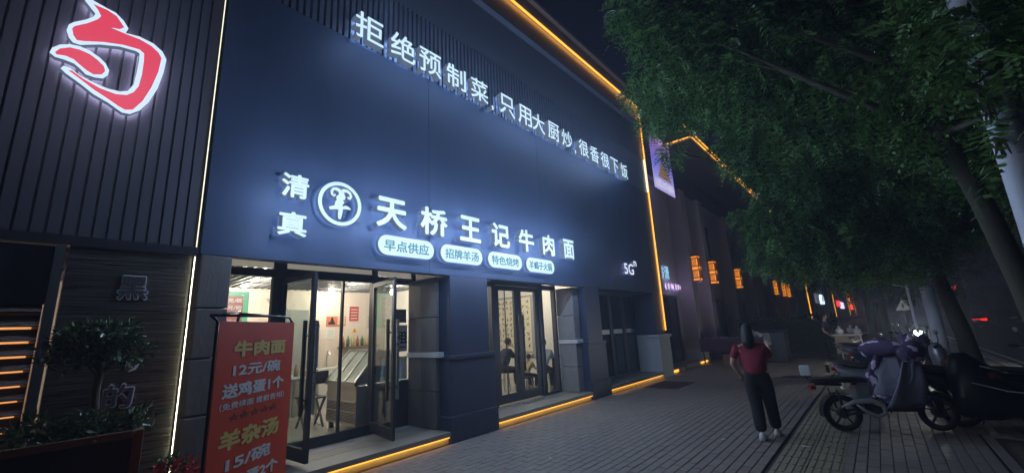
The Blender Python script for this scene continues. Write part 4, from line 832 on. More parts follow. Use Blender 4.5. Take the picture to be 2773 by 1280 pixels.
# ================================================================== far buildings and lights
M_f=mat('far_render',(.14,.13,.13),.85,noise=.2,nscale=.6); M_halfwin=M_darkglass
def far_building(y0,y1,x1,h,label,leds,seed,tint=None):
    t=thing('far_building',label,'building',(x1,(y0+y1)/2,0)); box('wall',-16,x1,y0,y1,0,h,tint or M_f,t); box('roof',-16.2,x1+.3,y0-.1,y1+.1,h,h+.3,M_wallup,t)
    r=random.Random(seed); n=int((y1-y0)/4)
    for k in range(n):
        yy=y0+1+k*4
        for z in (.4,3.9): g=G(); rect_frame(g,x1,x1+.05,yy,yy+2.4,z,z+2.2,.1); g.build('window_frame',M_frame,t); box('pane',x1,x1+.02,yy+.1,yy+2.3,z+.1,z+2.1,M_halfwin,t)
    for y in leds: strip('light_strip',x1+.02,x1+.1,y-.05,y+.05,1.2,min(h,6.7),'-x',t,hotm=M_led)
    return t
far_building(50.5,84,-5.1,7.4,'far low building with one tall amber strip at its near corner',(52,),1)
far_building(85,131,-5.1,7.6,'farther building with lit blue and red shop signs',(86,),2)
far_building(132,190,-5.1,8,'farthest building at the end of the street with an orange wall',(133,170),3,mat('orange_render',(.30,.16,.08),.8))
def onface(u_,v_,x):   # centre of a sign on a facade plane
    return u_,v_
def far_sign(y0,y1,z0,z1,col,st,label,n=0,x=-5.0,ink=None):
    t=thing('shop_sign',label,'sign',(x,(y0+y1)/2,z0)); box('lit_panel',x-.1,x+.1,y0,y1,z0,z1,glow('sign_%s'%label[:14],col,st),t)
    if n:
        w_=(y1-y0)/n
        for k in range(n): g=G(); strokes(g,(x+.1,y0+w_*(k+.5),(z0+z1)/2),RY,UZ,min(w_,z1-z0)*.8,5,k+int(y0),.02,.22); g.build('character',ink or M_ink,t)
    return t
far_sign(64,67.5,2.9,4.0,(.55,.75,1),3,'bright blue white lit shop sign far down the street',4)
far_sign(58.5,61,2.9,4.0,(.35,.40,.5),.35,'dimmer grey lit sign left of the bright blue white one',2)
far_sign(92,100,2.9,3.9,(1,.04,.06),2.5,'red lit shop sign far down the street',3,ink=M_face)
far_sign(101,110,2.6,3.8,(.75,.72,1),2.5,'pale violet lit sign right of the red one',3)
far_sign(140,152,2.6,4.0,(1,.08,.02),3,'small red lit sign at the far end of the street',2)
far_sign(138,146,4.6,6.6,(1,.28,.02),3.5,'orange lit lattice window at the far end of the street',2)
t=thing('red_lantern','round red paper lantern glowing under the trees far off','lantern',(-4.4,81,8)); g=G(); g.ell((-4.2,81,8.1),(.65,.65,.6)); g.build('lantern_body',glow('red_lantern_paper',(1,.02,.01),3.0),t,smooth=True); g=G(); g.tube([(-4.2,81,8.7),(-4.2,81,9.4)],.05,6); g.tube([(-5.1,81,9.4),(-4.2,81,9.4)],.05,6); g.build('hanger',M_black,t)

# ================================================================== street poles, traffic light, warning sign, floodlight
def pole(name,x,y,z1,r0,r1,m,label,cat): 
    t=thing(name,label,cat,(x,y,0)); g=G(); g.lathe([(r0*1.6,0),(r0*1.6,.03),(r0,.05),(r0,.4),(r1,z1)],(x,y,0),n=20); g.build('shaft',m,t,smooth=True); return t
M_gal=mat('galvanised_pole',(.78,.82,.90),.45,0,noise=.15,nscale=3)
t=pole('lamp_post',.98,4.70,9,.092,.08,M_gal,'thick pale lamp post in the upper right corner close by','lamp post'); g=G(); g.tube([(.98,4.70,8.8),(.98,4.70,9.2),(1.4,4.9,9.5),(2.6,5.2,9.6)],[.08,.07,.06,.05],10); g.build('arm',M_gal,t); g=G(); g.ell((2.9,5.25,9.58),(.4,.16,.07)); g.build('lamp_head',M_alu,t)
for z in (2.9,3.4,4.0): 
    g=G(); g.lathe([(.093,z),(.093,z+.02)],(.98,4.70,0)); g.build('clamp_band',M_chrome,t)
t=pole('utility_post',.94,13.4,2.05,.125,.115,M_gal,'short thick pale post behind the quilt covered scooter','post'); g=G(); g.lathe([(.001,2.05),(.12,2.05),(.12,2.08),(.001,2.10)],(.94,13.4,0)); g.build('cap',M_alu,t); g=G()
for k in range(5): g.lathe([(.128,.35+k*.05),(.128,.37+k*.05)],(.94,13.4,0))
g.build('wrap_band',M_black,t)
t=pole('sign_pole',.9,19.5,2.4,.04,.035,M_gal,'thin pole near the bright floodlight','pole'); g=G(); g.tube([(.9,19.5,2.35),(.55,19.5,2.45)],.02,6); g.build('bracket',M_gal,t)
t=thing('warning_sign','triangular road warning sign with a dark pictogram','sign',(.62,17.5,0)); g=G(); g.tube([(.62,17.5,0),(.62,17.5,1.62)],.02,8); g.build('post',M_alu,t)
g=G(); g.prism([(.44,1.58),(.80,1.58),(.62,1.88)],lambda p:(p[0],17.49,p[1]),lambda p:(p[0],17.47,p[1])); g.build('plate',mat('sign_pale',(.45,.45,.40),.5),t,fix=True); g=G(); g.box(.60,.64,17.464,17.469,1.64,1.78); g.box(.57,.67,17.464,17.469,1.70,1.72); g.build('pictogram',M_ink,t)
t=thing('floodlight','dazzling white lamp shining between the parked scooters and the pale post','lamp',(.74,16.2,0))
g=G(); g.tube([(.74,16.2,0),(.74,16.2,.90)],.02,8); g.build('stand',M_black,t); g=G(); g.box(.66,.82,16.14,16.24,.88,1.02); g.build('housing',M_black,t,bevel=.01); g=G(); g.lathe([(.001,16.130),(.07,16.130),(.07,16.139),(.001,16.139)],(.74,0,.95),'y'); g.build('lens',glow('floodlight_lens',(.95,.97,1),320),t)
lamp('floodlight_glow',(.74,16.05,.95),130,(.95,.97,.9),t,radius=.04)
def traffic(x,y,z,label,h=3.2):
    t=thing('traffic_light',label,'traffic light',(x,y,-.14)); g=G(); g.tube([(x,y,-.14),(x,y,z+.3)],.06,8); g.build('post',M_black,t); g=G(); g.box(x-.16,x+.16,y-.12,y+.1,z-.55,z+.2); g.build('housing',M_black,t,bevel=.02)
    g=G(); g.lathe([(.001,y-.14),(.11,y-.14),(.11,y-.12),(.001,y-.12)],(x,0,z),'y'); g.build('red_lens',glow('red_signal',(1,.01,.005),3.0),t)
    for k in (1,2): g=G(); g.lathe([(.001,y-.13),(.10,y-.13),(.10,y-.12),(.001,y-.12)],(x,0,z-.22*k),'y'); g.build('dark_lens',M_darkglass,t)
traffic(4.1,40,2.9,'red traffic light beside the slim tree trunk'); traffic(-.35,60,2.9,'far red traffic light at the edge of the low tree'.replace('low tree','round dark tree'))

# ================================================================== cars
def car(x,y,rz,paint,label,lit=False,k=1.0,group='cars out on the road'):
    t=thing('parked_car' if not lit else 'car',label,'car',(x,y,-.14),group=group,rz=rz); ORG[t.name]=Vector((0,0,0))
    prof=[(-2.2,.32),(-2.25,.62),(-2.15,.88),(-1.75,.98),(-1.35,1.38),(-.7,1.47),(.3,1.44),(.95,1.05),(1.7,.93),(2.15,.78),(2.25,.5),(2.2,.30)]
    secs=[(-.86,.96),(-.80,1.0),(.80,1.0),(.86,.96)]
    def body(pr,w0,w1): 
        rings=[]
        for s_,sc in ((-w0,0),(-w0*.98,1),(w0*.98,1),(w0,0)): rings.append([Vector((p[0]*(.985 if not sc else 1),s_*(1-.16*max(0,(p[1]-.95)/.5)),p[1] if p[1]<.4 else p[1]-(0 if sc else .02))) for p in pr])
        return rings
    low=[(-2.2,.30),(-2.26,.60),(-2.16,.90),(-1.7,.97),(.95,1.0),(1.75,.90),(2.15,.74),(2.25,.5),(2.2,.28)]
    g=G(); g.loft(body(low,.88,.88)); g.build('body',paint,t,fix=True)
    top=[(-1.75,.97),(-1.3,1.38),(-.7,1.47),(.3,1.44),(1.0,.99)]
    g=G(); rings=[[Vector((p[0],s_*(.86-.2*max(0,(p[1]-.97)/.5)),p[1])) for p in top] for s_ in (-1,1)]; g.loft(rings); g.build('windows',M_darkglass,t,fix=True)
    g=G(); g.box(-1.2,.25,-.62,.62,1.455,1.485); g.build('roof',paint,t,bevel=.03)
    for sx in (-1.35,1.38):
        for sy in (-.84,.84):
            g=G(); g.lathe([(.16,-.1),(.31,-.1),(.33,-.05),(.33,.05),(.31,.1),(.16,.1)],(sx,sy,.33),'y',20); w_=g.build('wheel',M_rubber,t,fix=True); g=G(); g.lathe([(.001,-.09),(.18,-.09),(.18,.09),(.001,.09)],(sx,sy,.33),'y',14); g.build('rim',M_alu,w_)
    MT=glow('tail_lamp_lit',(1,.015,.01),2.5) if lit else mat('tail_lamp',(.25,.01,.01),.3)
    for sy in (-.68,.68): box('tail_light',-2.27,-2.2,sy-.16,sy+.16,.68,.82,MT,t)
    if lit: box('light_bar',-2.26,-2.2,-.5,.5,.76,.79,MT,t)
    for sy in (-.66,.66): box('headlight',2.12,2.24,sy-.17,sy+.17,.60,.72,mat('headlight_glass',(.5,.5,.5),.1),t)
    box('number_plate',-2.275,-2.26,-.22,.22,.5,.62,M_paper,t)
    return t
R90=math.radians(90)
car(5.6,52,R90,mat('dark_car_paint',(.03,.03,.04),.25,.3),'dark car driving away with red tail lights lit',True)
for i,(x,y,c_,l) in enumerate(((14.5,60,(.5,.5,.52),'silver car waiting across the road, left of the far trio'),(18.5,62,(.12,.02,.02),'dark red car in the middle of the far trio across the road'),(21.5,58,(.6,.6,.6),'white car at the right of the far trio across the road'),(9.6,66,(.1,.1,.12),'grey car far up the road beyond the lit one'))):
    car(x,y,R90+.1*(i-1),mat('car_paint_%d'%i,c_,.25,.3),l)

# ================================================================== scooters and bicycle
def wheel(parent,x,r,w=.062,spokes=5,y=0):
    g=G(); pr=[(r-w*.9,-w*.55),(r-w*.3,-w*.6),(r-.004,-w*.3),(r,0),(r-.004,w*.3),(r-w*.3,w*.6),(r-w*.9,w*.55)]; rings=[]
    for j in range(28):
        t=2*math.pi*j/28; rings.append([(x+a*math.cos(t),y+b,r+a*math.sin(t)) for a,b in pr])
    rings.append(rings[0]); g.loft(rings,cap=False,closed=True); ty=g.build('wheel',M_rubber,parent,smooth=True)
    g=G(); pr=[(r-w*1.2,-.02),(r-w*.85,-.024),(r-w*.85,.024),(r-w*1.2,.02)]; rings=[]
    for j in range(24): t=2*math.pi*j/24; rings.append([(x+a*math.cos(t),y+b,r+a*math.sin(t)) for a,b in pr])
    rings.append(rings[0]); g.loft(rings,cap=False)
    for k in range(spokes): t=2*math.pi*k/spokes+.3; g.bar((x+.03*math.cos(t),y,r+.03*math.sin(t)),(x+(r-w)*math.cos(t),y,r+(r-w)*math.sin(t)),.022,.018,up=(0,1,0))
    g.lathe([(.001,-.05),(.065,-.05),(.07,-.02),(.07,.02),(.065,.05),(.001,.05)],(x,y,r),'y',14); g.build('rim',mat('dark_rim',(.10,.10,.11),.4,.5),ty)
    return ty
def mirror(parent,x,y,z,dx=-.05,dy=.12,dz=.18,m=None):
    g=G(); g.tube([(x,y,z),(x+dx*.3,y+dy*.8,z+dz*.5),(x+dx,y+dy,z+dz)],.006,6); st_=g.build('mirror_stem',M_black,parent,smooth=True)
    g=G(); g.ell((x+dx,y+dy,z+dz+.03),(.018,.065,.042),14,8); g.build('mirror',m or M_chrome,st_,smooth=True)
def scooter(label,paint,loc,rz,light=False,screen=False,z=0,group='electric scooters parked along the pavement'):
    t=thing('scooter',label,'scooter',loc,group,rz); ORG[t.name]=Vector((0,0,0)); r=.235
    wheel(t,0,r); wheel(t,1.12,r)
    # fork, steering column
    g=G()
    for y in (-.055,.055): g.tube([(1.12,y,r),(1.02,y,.55)],.017,8)
    g.tube([(1.02,0,.55),(.90,0,.98)],.025,8); g.tube([(1.02,-.06,.55),(1.02,.06,.55)],.02,8); g.build('fork',M_black,t,smooth=True)
    g=G(); g.tube([(.80,-.33,1.02),(.88,-.12,1.02),(.90,0,1.0),(.88,.12,1.02),(.80,.33,1.02)],.014,8); hb=g.build('handlebar',M_black,t,smooth=True)
    for s_ in (-1,1): g=G(); g.tube([(.81,s_*.30,1.02),(.765,s_*.40,1.02)],.021,8); g.build('grip',M_rubber,hb,smooth=True); g=G(); g.tube([(.86,s_*.2,1.0),(.85,s_*.36,.99)],.006,5); g.build('brake_lever',M_chrome,hb)
    for s_ in (-1,1): mirror(t,.86,s_*.2,1.03,-.02,s_*.12,.17)
    # front cover and fender
    def ring(cx,cz,a,b,w_,n=12): # ellipse ring around y: half depth a (x), width w
        return [(cx+a*math.cos(q),w_*math.sin(q),cz+b*math.cos(q)) for q in [2*math.pi*j/n for j in range(n)]]
    g=G(); g.loft([ring(.99,.50,.07,-.01,.06),ring(.95,.62,.085,.02,.12),ring(.92,.78,.085,.02,.15),ring(.90,.92,.09,.03,.13),ring(.89,1.02,.07,.02,.10),ring(.90,1.06,.03,.01,.05)]); g.build('front_cowl',paint,t,smooth=True,fix=True)
    g=G(); g.ell((.985,0,.94),(.035,.07,.045),12,8); g.build('headlight',mat('headlight_glass',(.5,.5,.5),.1),t,smooth=True)
    g=G(); rings=[]
    for j in range(9): q=math.radians(20+j*17); rings.append([(1.12+(r+.025)*math.cos(q),y,r+(r+.025)*math.sin(q)-abs(y)*.25) for y in (-.055,-.03,0,.03,.055)]+[(1.12+(r+.018)*math.cos(q),y,r+(r+.018)*math.sin(q)-abs(y)*.25) for y in (.055,.03,0,-.03,-.055)])
    g.loft(rings); g.build('front_fender',paint if not light else M_black,t,smooth=True,fix=True)
    # footboard and frame
    g=G(); g.prism([(.30,.27),(.36,.34),(.80,.34),(.92,.50),(.97,.48),(.86,.26)],lambda p:(p[0],-.14,p[1]),lambda p:(p[0],.14,p[1])); g.build('footboard',M_black,t,fix=True,bevel=.01)
    g=G(); 
    for j in range(5): g.box(.40+j*.08,.45+j*.08,-.11,.11,.341,.347)
    g.build('foot_mat',M_rubber,t)
    if light:
        g=G(); g.tube([(.0,.10,r),(.30,.10,.27)],.02,8); g.tube([(.0,-.10,r),(.30,-.10,.27)],.02,8); g.tube([(.32,0,.27),(.20,0,.62)],.03,8); g.tube([(.05,.0,.60),(-.28,0,.62)],.02,8); g.tube([(0,.11,r),(-.08,.11,.55)],.013,8); g.tube([(0,-.11,r),(-.08,-.11,.55)],.013,8); g.build('frame',M_black,t,smooth=True)
        g=G(); g.box(.18,.34,-.09,.09,.36,.60); g.build('battery_box',mat('grey_case',(.22,.25,.26),.4),t,bevel=.015)
        g=G(); rings=[[(x_,w_*math.cos(q),z_+h_*math.sin(q)) for q in [2*math.pi*j/12 for j in range(12)]] for x_,z_,w_,h_ in ((.36,.64,.05,.02),(.30,.66,.11,.04),(.10,.665,.13,.04),(-.05,.66,.11,.032),(-.30,.655,.09,.025),(-.36,.655,.03,.01))]; g.loft(rings); g.build('seat',M_black,t,smooth=True,fix=True)
        for s_ in (-1,1):  # silver S-shaped side trim
            g=G(); g.tube([(-.06,s_*.13,.33),(.10,s_*.145,.40),(.30,s_*.15,.41),(.42,s_*.15,.35),(.44,s_*.15,.25),(.34,s_*.15,.21),(.22,s_*.145,.27),(.12,s_*.14,.36)],[.012,.03,.034,.034,.034,.03,.022,.012],8,flat=.5); g.build('side_trim',mat('silver_trim',(.50,.52,.54),.35,.3),t,smooth=True)
        g=G(); rings=[]
        for j in range(8): q=math.radians(70+j*17); rings.append([(.0+(r+.03)*math.cos(q),y,r+(r+.03)*math.sin(q)) for y in (-.06,0,.06)]+[((r+.024)*math.cos(q),y,r+(r+.024)*math.sin(q)) for y in (.06,0,-.06)])
        g.loft(rings); g.build('rear_fender',M_black,t,fix=True); g=G(); g.tube([(-.33,0,.66),(-.37,0,.70),(-.37,0,.74)],.01,6); ms=g.build('tail_stem',M_black,t)
        g=G(); g.bar((-.37,0,.73),(-.375,0,.87),.125,.022,up=(-.5,-.86,0)); g.build('tail_plate',mat('white_reflector',(.7,.73,.78),.25),ms,bevel=.01); box('tail_light',-.35,-.29,-.05,.05,.55,.60,mat('tail_lamp',(.25,.01,.01),.3),t)
    else:
        secs=((-.42,.72,.05,.03),(-.36,.66,.09,.07),(-.18,.58,.13,.13),(.05,.54,.15,.17),(.25,.50,.15,.20),(.34,.46,.12,.19),(.38,.44,.06,.12))
        g=G(); g.loft([[(x_,w_*math.cos(q),z_+h_*math.sin(q)) for q in [2*math.pi*j/16 for j in range(16)]] for x_,z_,w_,h_ in secs]); g.build('rear_body',paint,t,smooth=True,fix=True)
        g=G(); g.loft([[(x_,w_*math.cos(q),z_+h_*math.sin(q)) for q in [2*math.pi*j/12 for j in range(12)]] for x_,z_,w_,h_ in ((.38,.70,.05,.02),(.30,.725,.12,.045),(.05,.735,.14,.05),(-.12,.745,.13,.05),(-.34,.775,.09,.035),(-.42,.785,.04,.015))]); g.build('seat',mat('seat_vinyl',(.03,.03,.033),.45),t,smooth=True,fix=True)
        g=G(); g.tube([(-.30,.10,.74),(-.48,.08,.80),(-.50,0,.81),(-.48,-.08,.80),(-.30,-.10,.74)],.011,8); g.build('grab_rail',M_chrome,t,smooth=True)
        box('tail_light',-.445,-.40,-.07,.07,.66,.72,mat('tail_lamp',(.25,.01,.01),.3),t,bevel=.01)
        g=G(); g.tube([(0,.10,r),(-.10,.10,.48)],.016,8); g.tube([(0,-.10,r),(-.10,-.10,.48)],.016,8); g.tube([(0,.08,r),(.34,.08,.27)],.02,8); g.build('suspension',M_chrome,t,smooth=True)
        g=G(); g.box(-.36,-.34,-.09,.09,.38,.52); g.build('number_plate',M_paper,t)
    if screen: g=G(); g.loft([[(.97-.04*k,y*(1-.08*k),1.05+.10*k-abs(y)*.15) for y in (-.16,-.08,0,.08,.16)] for k in range(4)],closed=False); g.build('windscreen',glassmat('tinted_screen',(.6,.75,.75),.25),t,smooth=True)
    g=G(); g.tube([(.28,.12,.27),(.24,.20,.0)],.01,6); g.build('kickstand',M_black,t)
    return t
P_teal=mat('dark_teal_paint',(.03,.08,.085),.25); P_blk=mat('black_paint',(.012,.012,.015),.25,spec=.6); P_gry=mat('grey_silver_paint',(.22,.23,.26),.3,.4); P_blue=mat('navy_paint',(.02,.03,.07),.28)
a=math.radians(29)
scooter('light electric bike with silver side trim under the purple quilt, nearest the tactile strip',P_blk,(-.60,7.56,0),a,light=True)
scooter('grey scooter with a red tail light behind the quilt covered bike',P_gry,(-.30,8.9,0),math.radians(14))
scooter('black scooter hidden low behind the quilt, in the dark at right',P_blk,(.62,8.5,0),math.radians(10))
scooter('black scooter with a shiny edge line, second from the right edge',P_blk,(1.35,8.4,0),math.radians(20))
scooter('teal scooter with round mirrors and a windscreen at the right edge',P_teal,(1.95,7.7,0),math.radians(-25),screen=True)
scooter('black scooter parked farther back beyond the manhole',P_gry,(-.55,14.6,0),math.radians(8))
scooter('navy scooter farthest back beside the bench',P_blue,(-.2,12.0,0),math.radians(25))
# quilted windshield over the near bike
def quiltmat():
    m=bpy.data.materials.new('floral_quilt'); m.use_nodes=True; nt=m.node_tree; N=nt.nodes; L=nt.links; p=N['Principled BSDF']; tc=N.new('ShaderNodeTexCoord'); n_=N.new('ShaderNodeTexNoise'); n_.inputs['Scale'].default_value=5; n_.inputs['Detail'].default_value=2
    v=N.new('ShaderNodeTexVoronoi'); v.inputs['Scale'].default_value=8; ad=N.new('ShaderNodeMixRGB'); ad.inputs[0].default_value=.25; L.new(tc.outputs['Object'],ad.inputs[1]); L.new(n_.outputs['Color'],ad.inputs[2]); L.new(tc.outputs['Object'],n_.inputs['Vector']); L.new(ad.outputs[0],v.inputs['Vector'])
    cr=N.new('ShaderNodeValToRGB'); E=cr.color_ramp.elements; E[0].position=.30; E[0].color=(.75,.68,.85,1); E[1].position=.40; E[1].color=(.07,.05,.12,1); e=E.new(.36); e.color=(.5,.4,.62,1); L.new(v.outputs['Distance'],cr.inputs[0])
    L.new(cr.outputs[0],p.inputs['Base Color']); p.inputs['Roughness'].default_value=.75; b=N.new('ShaderNodeBump'); b.inputs['Strength'].default_value=.7; b.inputs['Distance'].default_value=.03; n2=N.new('ShaderNodeTexNoise'); n2.inputs['Scale'].default_value=9; L.new(n2.outputs['Fac'],b.inputs['Height']); L.new(b.outputs[0],p.inputs['Normal']); return m
M_q=quiltmat(); M_lin=mat('quilt_lining',(.15,.16,.21),.6,bump=.4,bscale=9)
q=thing('quilt_windshield','purple floral quilted windshield draped over the handlebars of the near bike','windshield quilt',(-.60,7.56,0),rz=a); ORG[q.name]=Vector((0,0,0))
def fold(u_,v_): return .02*math.sin(u_*9+v_*3)+.015*math.sin(u_*17-v_*5)
# main sheet: hangs in front of the legs from the bar down to the footboard, with two side flaps
rings=[]
for k in range(15):
    v=k/14; z=1.08-.72*v; hw=.34-.10*v+.04*math.sin(v*3.1); row=[]
    for j in range(19):
        s_=(j-9)/9; y=hw*s_; x=.98-.30*v*v*0+(.10-.42*abs(s_)**2.2)*(.25+v*.9)+fold(s_*2,v*4)-.06
        row.append((x,y,z+.03*math.sin(s_*7+v)))
    rings.append(row)
g=G(); g.loft(rings,cap=False,closed=False); o=g.build('sheet',[M_lin,M_q],q,smooth=True); so=o.modifiers.new('thick','SOLIDIFY'); so.thickness=.02
# side flaps flaring backward
for s_ in (-1,1):
    rings=[]
    for k in range(11):
        v=k/10; z=.98-.64*v; row=[]
        for j in range(8): u_=j/7; row.append((.86-.05*v-(.10+.34*v)*u_,s_*(.30+.05*math.sin(v*3)+.03*math.sin(u_*5+v*4)),z+.10*u_*(1-v)))
        rings.append(row)
    g=G(); g.loft(rings,cap=False,closed=False); o=g.build('side_flap',M_lin if s_<0 else M_q,q,smooth=True); so=o.modifiers.new('thick','SOLIDIFY'); so.thickness=.018
# mitten sleeves and the puffed top
for s_ in (-1,1):
    g=G(); g.tube([(.93,s_*.08,1.03),(.88,s_*.18,1.05),(.82,s_*.30,1.05),(.74,s_*.40,1.03),(.62,s_*.43,1.0),(.60,s_*.43,.99)],[.06,.10,.125,.12,.09,.07],14); g.build('mitten',M_q,q,smooth=True)
g=G(); rings=[]
for k in range(9):
    v=k/8; z=.92+.30*v; rings.append([((.95+.03*math.sin(v*3))+.08*math.cos(t)*(1-.5*v),(.20-.12*v)*math.sin(t)*(1+.12*math.sin(t*5)),z+.03*math.sin(t*3)) for t in [2*math.pi*j/16 for j in range(16)]])
g.loft(rings); g.build('puffed_top',M_q,q,smooth=True)
g=G(); rings=[]
for k in range(8): v=k/7; rings.append([(.50+.48*v,y,.365+.04*math.sin(y*14+v*6)+(.05*v)+.02) for y in np.linspace(-.30,.30,12).tolist()])
g.loft(rings,cap=False,closed=False); o=g.build('lower_fold',M_q,q,smooth=True); so=o.modifiers.new('thick','SOLIDIFY'); so.thickness=.02
# dark weather cover over the two scooters at right
t=thing('weather_cover','black weather cover with a pale piping edge over the scooters at right','cover',(1.1,8.2,0)); rings=[]
for k in range(12):
    v=k/11; x=.55+1.35*v; row=[]
    for j in range(10): u_=j/9; row.append((x,8.05+.55*u_+.1*v,.20+(.50+.16*math.sin(v*5.2+.6)+.10*math.sin(v*11))*math.sin(min(1,u_*1.5)*1.57)**.8+.03*math.sin(x*13+u_*7)))
    rings.append(row)
g=G(); g.loft(rings,cap=False,closed=False); o=g.build('cover_sheet',mat('black_nylon',(.010,.010,.014),.35,bump=.5,bscale=7),t,smooth=True); so=o.modifiers.new('thick','SOLIDIFY'); so.thickness=.01
g=G(); g.tube([(.75,8.06,.62),(1.05,8.05,.53),(1.35,8.06,.50),(1.7,8.08,.46),(1.95,8.12,.40)],.006,6); g.build('piping',mat('pale_piping',(.55,.55,.60),.5),t)
# bench cube with bags, bicycle
t=thing('vendor_cart','pale box cart with a cloth top near the hedge','cart',(-.9,18.5,0)); box('cart_body',-1.25,-.55,18.1,18.9,.25,.85,mat('pale_brown_panel',(.22,.17,.13),.7,noise=.2),t,bevel=.01); box('cart_top',-1.3,-.5,18.05,18.95,.85,.89,M_lstone,t)
for x in (-1.15,-.65): g=G(); g.lathe([(.001,18.05),(.14,18.05),(.14,18.10),(.001,18.10)],(x,0,.14),'y',16); g.build('wheel',M_rubber,t)
for x,y,z,l in ((-1.1,18.4,.98,'white plastic bag at the left on the cart'),(-.8,18.6,1.0,'white plastic bag in the middle of the cart'),(-.62,18.3,.97,'grey plastic bag at the right on the cart')):
    g=G(); g.ell((x,y,z),(.12,.10,.11),12,8); tube=g.tube([(x,y,z+.09),(x+.02,y,z+.17)],[.03,.05],8); tag(g.build('plastic_bag',mat('bag_white',(.6,.6,.6),.4,bump=1,bscale=20),smooth=True),l,'bag')
bk=thing('bicycle','bicycle leaning among the far scooters with a yellow reflector','bicycle',(-.8,15.9,0)); ORG[bk.name]=Vector((0,0,0)); bk.rotation_euler.z=math.radians(70)
for x in (0,1.0):
    g=G(); rings=[[(x+a_*math.cos(t_),b_,.32+a_*math.sin(t_)) for a_,b_ in ((.30,-.012),(.32,0),(.30,.012),(.29,0))] for t_ in [2*math.pi*j/28 for j in range(29)]]; g.loft(rings,cap=False); w_=g.build('wheel',M_rubber,bk); g=G()
    for k in range(10): t_=2*math.pi*k/10; g.bar((x,0,.32),(x+.29*math.cos(t_),0,.32+.29*math.sin(t_)),.003,.003)
    g.build('spokes',M_chrome,w_)
g=G(); 
for p,q_ in (((0,0,.32),(.42,0,.32)),((0,0,.32),(.33,0,.72)),((.42,0,.32),(.30,0,.82)),((.42,0,.32),(.85,0,.70)),((.32,0,.72),(.83,0,.78)),((1.0,0,.32),(.80,0,.95))): g.tube([p,q_],.014,8)
g.build('frame',M_alu,bk,smooth=True); g=G(); g.ell((.28,0,.85),(.13,.07,.03)); g.build('saddle',M_black,bk,smooth=True); g=G(); g.tube([(.78,-.26,.98),(.80,0,.96),(.78,.26,.98)],.012,8); g.build('handlebar',M_chrome,bk,smooth=True); g=G(); g.ell((-.10,0,.62),(.02,.03,.05)); g.build('reflector',mat('yellow_reflector',(.6,.6,.1),.3),bk)
g=G(); g.lathe([(.05,0),(.04,.25),(.045,.28),(.001,.30)],(-1.32,14.9,0)); t=tag(g.build('bollard',M_black,smooth=True),'small dark bollard with a yellow band on the far pavement','bollard'); g=G(); g.lathe([(.047,.2),(.046,.25)],(-1.32,14.9,0)); g.build('reflective_band',mat('yellow_reflector',(.6,.6,.1),.3),t)
# person standing by the cart
t=thing('person','dark clothed vendor standing beside the cart with the plastic bags','person',(-1.45,18.9,0))
def standing(t,x,y,face,k,shirt,**kw):
    f=Vector(face).normalized(); s=f.cross(UZv); P=Vector((x,y,0))
    def q_(a_,b_,c_): return P+f*a_*k+s*b_*k+UZv*c_*k
    person(dict(pelvis=q_(0,0,.90),waist=q_(0,0,1.05),chest=q_(0,0,1.24),neck=q_(0,0,1.42),head=q_(.03,0,1.58),shL=q_(0,-.19,1.34),elL=q_(-.02,-.25,1.06),wrL=q_(.12,-.22,.86),shR=q_(0,.19,1.34),elR=q_(-.02,.25,1.06),wrR=q_(.15,.2,.90),
      hipL=q_(0,-.09,.85),knL=q_(.03,-.10,.48),anL=q_(-.03,-.11,.09),hipR=q_(0,.09,.85),knR=q_(.02,.11,.48),anR=q_(.02,.12,.09),sole=(0,0,.003)),face,k=k,shirt=shirt,trousers=mat('black_trousers',(.01,.01,.012),.8),shoes=M_black,parent=t,voxel=.014,**kw)
standing(t,-1.5,18.9,(.9,-.2,0),.95,mat('navy_shirt',(.02,.025,.05),.8))

# ================================================================== trees
def compound(blobs, n, L0, seed, droop=.55):
    """pinnate leaves spread through the volume of the blobs; returns quad vertices"""
    r=np.random.RandomState(seed); vol=np.array([b[1][0]*b[1][1]*b[1][2] for b in blobs])**.75; pick=r.choice(len(blobs),n,p=vol/vol.sum())
    c=np.array([b[0] for b in blobs],float)[pick]; R=np.array([b[1] for b in blobs],float)[pick]
    d=r.normal(0,1,(n,3)); d/=np.linalg.norm(d,axis=1)[:,None]; t=r.uniform(.2,1,(n,1))**.4
    lump=1+.30*np.sin(d[:,:1]*7+pick[:,None])*np.cos(d[:,2:]*6+pick[:,None]*2); P=c+d*R*t*lump
    D=d*.8+r.normal(0,.55,(n,3)); D[:,2]-=.35; D/=np.linalg.norm(D,axis=1)[:,None]
    up=np.tile([0,0,1.0],(n,1))+r.normal(0,.45,(n,3)); Sd=np.cross(D,up); Sd/=np.linalg.norm(Sd,axis=1)[:,None]; Nn=np.cross(Sd,D)
    L=L0*r.uniform(.6,1.3,(n,1)); out=[]
    for k in range(8):
        u_=(k+1)/8.5; base=P+D*L*u_+np.array([0,0,-1.])*L*droop*u_*u_
        wl=L*.26*(math.sin(math.pi*min(1,.25+u_*.75))*.8+.25)
        for sg in ((-1,1) if k<7 else (0,)):
            ld=(Sd*sg+D*(.45 if sg else 1.0)-Nn*.18); ld/=np.linalg.norm(ld,axis=1)[:,None]; wd=np.cross(ld,Nn); ww=wl*.21
            out.append(np.stack([base,base+ld*wl*.5+wd*ww,base+ld*wl,base+ld*wl*.5-wd*ww],1))
    return np.stack(out,1).reshape(-1,3)
